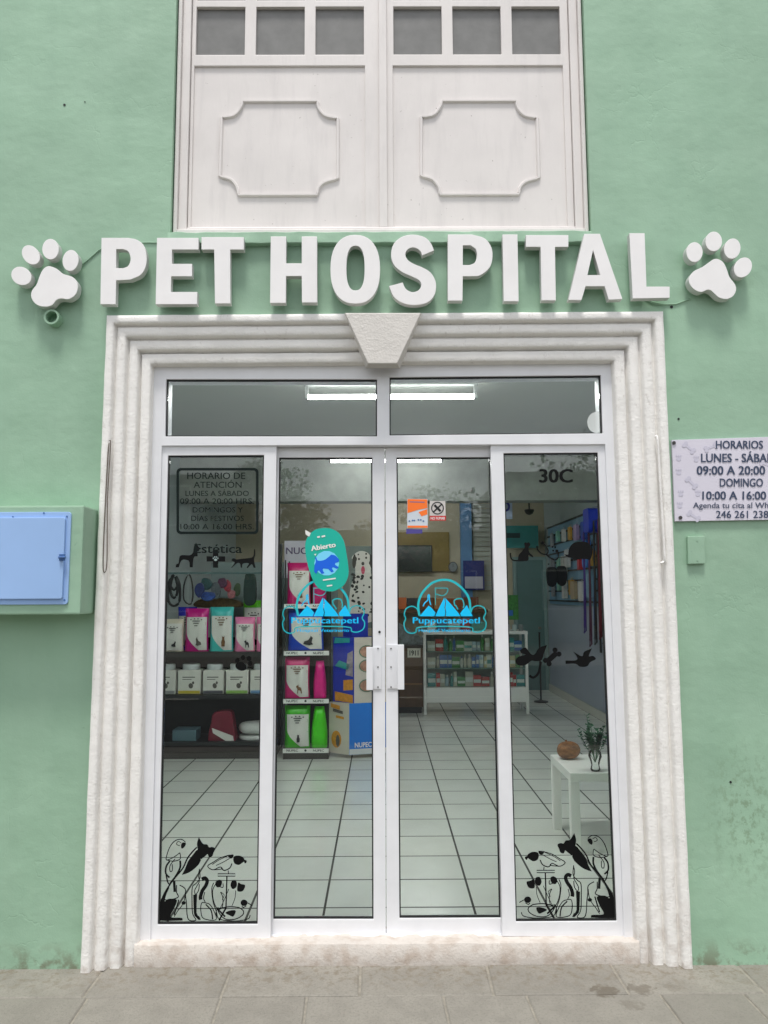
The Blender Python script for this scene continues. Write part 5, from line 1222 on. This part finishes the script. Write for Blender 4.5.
# Abierto sign hung inside the left door glass
c = DC(YDD+.002, 275, 520, .1302)
AB = thing('open_sign', (c.fn(400, 540)[0], YDD, c.fn(400, 545)[1]), 'teal rounded hanging sign reading Abierto with a blue dog', 'sign')
out = [(380, 62), (440, 70), (495, 105), (530, 165), (548, 250), (565, 370), (560, 440), (525, 505), (465, 542), (415, 548), (355, 535), (310, 495), (275, 420), (248, 330), (234, 240), (235, 175), (262, 115), (315, 73)]
m2 = MB(); m2.prism([c.fn(*p) for p in smooth(out)], YDD-.004, YDD+.001); m2.build('plate', mat('teal_plate', rgb(16, 178, 158), .4, .02), AB)
c.Y = YDD-.0048; c.disc(397, 332, 96); c.m.build('disc', mat('pale_cyan_print', rgb(120, 214, 250), .4, 0), AB)
c = DC(YDD-.0056, 275, 520, .1302)
c.poly([(306, 288, 1), (316, 284, 1), (330, 312), (375, 308), (412, 284), (430, 266, 1), (455, 270), (474, 282), (494, 306, 1), (488, 322), (464, 330, 1), (462, 344), (490, 362, 1), (478, 376, 1), (446, 362, 1), (436, 372, 1), (452, 396, 1), (434, 402, 1), (410, 376, 1), (372, 372, 1), (366, 384), (380, 408, 1), (358, 414, 1), (338, 388), (324, 396, 1), (318, 414, 1), (300, 396, 1), (304, 350), (314, 318)])
c.m.build('dog_print', mat('vivid_blue_print', rgb(10, 100, 225), .4, 0), AB)
def rot(x, y): return (x, y)
c = DC(YDD-.0056, 275, 520, .1302, tf=None)
_f0 = c.fn
def frot(x, y, cx=370, cy=205, a=-.17): return _f0(cx+(x-cx)*math.cos(a)-(y-cy)*math.sin(a), cy+(x-cx)*math.sin(a)+(y-cy)*math.cos(a))
c.fn = frot; c.txt('Abierto', 275, 185, 467, 222, .035)
c.fn = lambda x, y: _f0(x, y); c.st([(368, 462), (466, 448)], 8, sm=False).st([(398, 507), (440, 501)], 8, sm=False).st([(325, 132), (345, 128)], 10, sm=False).st([(358, 128), (385, 122)], 10, sm=False).poly([(300, 262), (318, 258), (310, 275)], sm=False)
c.m.build('lettering', M_WHITE, AB)
c = DC(YDD-.0048, 275, 520, .1302); c.poly([(232, 75), (275, 100), (262, 128), (235, 110)], sm=False); c.m.build('tape', M_WHITE, AB)
# orange leaflet & no smoking sign
c = DC(YDD, 395, 480, .15625); LFo = c.poly([(78, 120), (208, 122), (210, 308), (78, 306)], sm=False).m.build('leaflet', mat('pale_leaflet', rgb(206, 214, 222), .5, .03), label='orange and white leaflet stuck on the right door glass', cat='leaflet')
c = DC(YDD-.001, 395, 480, .15625); c.poly([(80, 122), (206, 124), (207, 180), (150, 190), (80, 212)], sm=False).poly([(150, 205), (206, 186), (207, 220), (170, 232)], sm=False).poly([(80, 292), (208, 292), (209, 306), (80, 305)], sm=False)
c.m.build('orange_print', mat('orange_print', rgb(255, 122, 40), .5, .03), LFo)
c = DC(YDD-.0015, 395, 480, .15625)
for x in (92, 112, 124, 150, 165, 182): c.disc(x, 255+(x % 3)*4, 6, 5)
c.st([(95, 140), (190, 142)], 4, sm=False).m.build('small_print', mat('blue_grey_print', rgb(70, 110, 160), .5, 0), LFo)
c = DC(YDD-.0002, 395, 480, .15625); c.poly([(72, 312), (175, 316), (175, 342), (72, 344)], sm=False); c.m.build('purple_sticker', mat('purple_sticker', rgb(74, 66, 140), .5, .03), label='short purple sticker below the orange leaflet', cat='sticker')
c = DC(YDD, 395, 480, .15625); NS = c.poly([(222, 134), (322, 134), (324, 228), (222, 228)], sm=False).m.build('no_smoking_sign', mat('pale_sign_card', rgb(205, 200, 196), .5, .02), label='square no smoking sign right of the orange leaflet', cat='sign')
c = DC(YDD-.001, 395, 480, .15625); c.poly(ell(272, 180, 41, 41, 0, 24), ell(272, 180, 34, 34, 0, 24), sm=False).st([(245, 206), (300, 154)], 8, sm=False).st([(252, 160), (292, 200)], 12, sm=False); c.m.build('ring_symbol', M_RUBBER, NS)
c = DC(YDD-.0005, 395, 480, .15625); c.poly([(222, 229), (326, 229), (326, 260), (222, 260)], sm=False); c.m.build('red_label', mat('red_label', rgb(200, 50, 50), .5, .02), NS)
c = DC(YDD-.0015, 395, 480, .15625); c.txt('NO FUMAR', 228, 237, 320, 253, .02); c.m.build('lettering', M_WHITE, NS)
# round sticker in the transom
c = DC(.0755, 0, 0, 1); pts = ell(596.5, 422.5, 9.3, 10.6, 0, 24); pts = [(min(x, 599.3), y) for x, y in pts]
c.poly(pts, sm=False); c.m.build('round_sticker', film('frosted_vinyl', rgb(225, 230, 228), .75), label='round frosted sticker at the right end of the transom glass', cat='sticker')
# ================================================================ ACROSS THE STREET
def tree(x, y, h, r, seed, label):
    rr = random.Random(seed); t = thing('street_tree', (x, y, 0), label, 'tree', 'trees across the street')
    tr = MB(); pts = [Vector((x, y, -.12)), Vector((x+.1, y, h*.2)), Vector((x-.05, y+.1, h*.42)), Vector((x+.1, y, h*.7))]
    tr.tube(pts, .2, 10, radii=[.26, .2, .15, .05])
    for k in range(7):
        a_ = rr.random()*6.28; z = h*rr.uniform(.3, .5); L_ = r*rr.uniform(.6, .95)
        tr.tube([Vector((x, y, z)), Vector((x+math.cos(a_)*L_*.5, y+math.sin(a_)*L_*.5, z+h*.14)), Vector((x+math.cos(a_)*L_, y+math.sin(a_)*L_, z+h*.25))], .05, 6, radii=[.1, .06, .02])
    tr.build('trunk', mat('bark', rgb(86, 74, 62), .9, .2, 20, .5, 30), t, smooth=True)
    cw = MB(); cl = []
    for k in range(26):
        a_ = rr.random()*6.28; zz = rr.uniform(-.9, 1); q = math.sqrt(max(0, 1-zz*zz))*rr.uniform(.45, .95)
        cl.append((Vector((x+math.cos(a_)*q*r, y+math.sin(a_)*q*r, h*.66+zz*h*.30)), rr.uniform(.45, .9)*r*.42))
    for c_, cr_ in cl:
        for j in range(130):
            v = Vector((rr.gauss(0, 1), rr.gauss(0, 1), rr.gauss(0, 1))).normalized()*cr_*rr.random()**.33
            p = c_+v; L_ = rr.uniform(.10, .2); d_ = Vector((rr.gauss(0, 1), rr.gauss(0, 1), rr.gauss(0, .6))).normalized(); s_ = d_.cross(Vector((rr.gauss(0, 1), rr.gauss(0, 1), 1))).normalized()*L_*.45
            cw.face([p, p+d_*L_*.5+s_, p+d_*L_, p+d_*L_*.5-s_])
    cw.build('crown', foliage('tree_leaf', rgb(44, 70, 34), rgb(84, 110, 56)), t)
tree(-3.4, -19.5, 5.6, 2.2, 1, 'dense bushy street tree facing the left sliding door')
tree(1.5, -20, 4.7, 2.0, 2, 'smallest street tree facing the right sliding door')
tree(6.6, -19.3, 6.2, 2.6, 3, 'tallest street tree facing the hours board')
tree(13.5, -20.5, 5.8, 2.4, 4, 'street tree at the far right across the road')
def house(x0_, x1_, y, h, c, name, label, nwin):
    t = thing('house', ((x0_+x1_)/2, y, 0), label, 'house', 'houses across the street')
    m2 = MB(); m2.box(x0_, y-8, -.15, x1_, y, h); m2.build('wall', mat(name, c, .8, .08, 2, .3, 20), t)
    m2 = MB(); m2.box(x0_-.15, y-8.1, h+.002, x1_+.15, y+.15, h+.25); m2.build('roof', mat('roof_concrete', rgb(150, 146, 140), .8), t)
    w_ = (x1_-x0_)/nwin
    for i in range(nwin):
        for z in ([1.0] if h < 4.5 else [1.0, 3.9]):
            if z+1.5 > h: continue
            xa = x0_+w_*i+w_*.3
            f_ = MB(); f_.prism([rect(xa, z, xa+w_*.4, z+1.4), rect(xa+.06, z+.06, xa+w_*.4-.06, z+1.34)], 0, .05); f_.v = [Vector((v.x, y+.002+v.y, v.z)) for v in f_.v]
            F_ = f_.build('window', M_WHITE, t); MB().box(xa+.06, y+.003, z+.06, xa+w_*.4-.06, y+.012, z+1.34).build('pane', mat('dark_pane', rgb(40, 48, 54), .1, 0), F_)
    m2 = MB(); m2.box(x0_+w_*.05, y+.002, -.1, x0_+w_*.05+.9*min(1, w_/3), y+.05, 2.1); m2.build('door', M_BR, t)
house(-17, -5.6, -22.0, 5.4, rgb(84, 66, 56), 'clay_render', 'two storey clay coloured house across the road to the left', 4)
house(-5.4, 4.4, -23.5, 3.6, rgb(158, 140, 110), 'sand_render', 'low sand coloured house behind the trees across the road', 3)
house(4.6, 18, -23.0, 5.6, rgb(116, 122, 118), 'grey_render', 'two storey grey house across the road to the right', 4)
# ================================================================ LIGHT
W = bpy.data.worlds.new('World'); S.world = W; W.use_nodes = True
nt = W.node_tree; nn = nt.nodes; bgn = nn['Background']
sky = nn.new('ShaderNodeTexSky'); sky.sky_type = 'NISHITA'; sky.sun_disc = False
EL, AZ = math.radians(71), math.radians(187)
sky.sun_elevation = EL; sky.sun_rotation = AZ; sky.altitude = 1500; sky.dust_density = 3
hs = nn.new('ShaderNodeHueSaturation'); hs.inputs['Saturation'].default_value = .16; nt.links.new(sky.outputs[0], hs.inputs['Color'])
tc = nn.new('ShaderNodeTexCoord'); cn = nn.new('ShaderNodeTexNoise'); cn.inputs['Scale'].default_value = 2.2; cn.inputs['Detail'].default_value = 6; nt.links.new(tc.outputs['Generated'], cn.inputs['Vector'])
mr = nn.new('ShaderNodeMapRange'); mr.inputs[1].default_value = .35; mr.inputs[2].default_value = .7; mr.inputs[3].default_value = .8; mr.inputs[4].default_value = 1.35; nt.links.new(cn.outputs['Fac'], mr.inputs[0])
mm = nn.new('ShaderNodeMix'); mm.data_type = 'RGBA'; mm.blend_type = 'MULTIPLY'; mm.inputs[0].default_value = 1
nt.links.new(hs.outputs[0], mm.inputs[6]); nt.links.new(mr.outputs[0], mm.inputs[7]); nt.links.new(mm.outputs[2], bgn.inputs[0])
bgn.inputs[1].default_value = .12
sl = bpy.data.lights.new('sun', 'SUN'); sl.energy = 1.5; sl.angle = math.radians(12); sl.color = (1, .965, .92)
so = bpy.data.objects.new('sun', sl); COL.objects.link(so)
# sky texture: rotation measured so that the sun sits at (sin az, cos az)
sd_ = Vector((math.sin(AZ)*math.cos(EL), math.cos(AZ)*math.cos(EL), math.sin(EL)))
so.rotation_euler = sd_.to_track_quat('Z', 'Y').to_euler()
S.view_settings.view_transform = 'Standard'; S.view_settings.look = 'None'; S.view_settings.gamma = 1
S.view_settings.exposure = EXPOSURE
S.cycles.use_denoising = True; S.cycles.max_bounces = 10; S.cycles.transparent_max_bounces = 16; S.cycles.sample_clamp_indirect = 6
S.cycles.caustics_reflective = False; S.cycles.caustics_refractive = False
for o in bpy.data.objects:
    if '_o' in o: del o['_o']
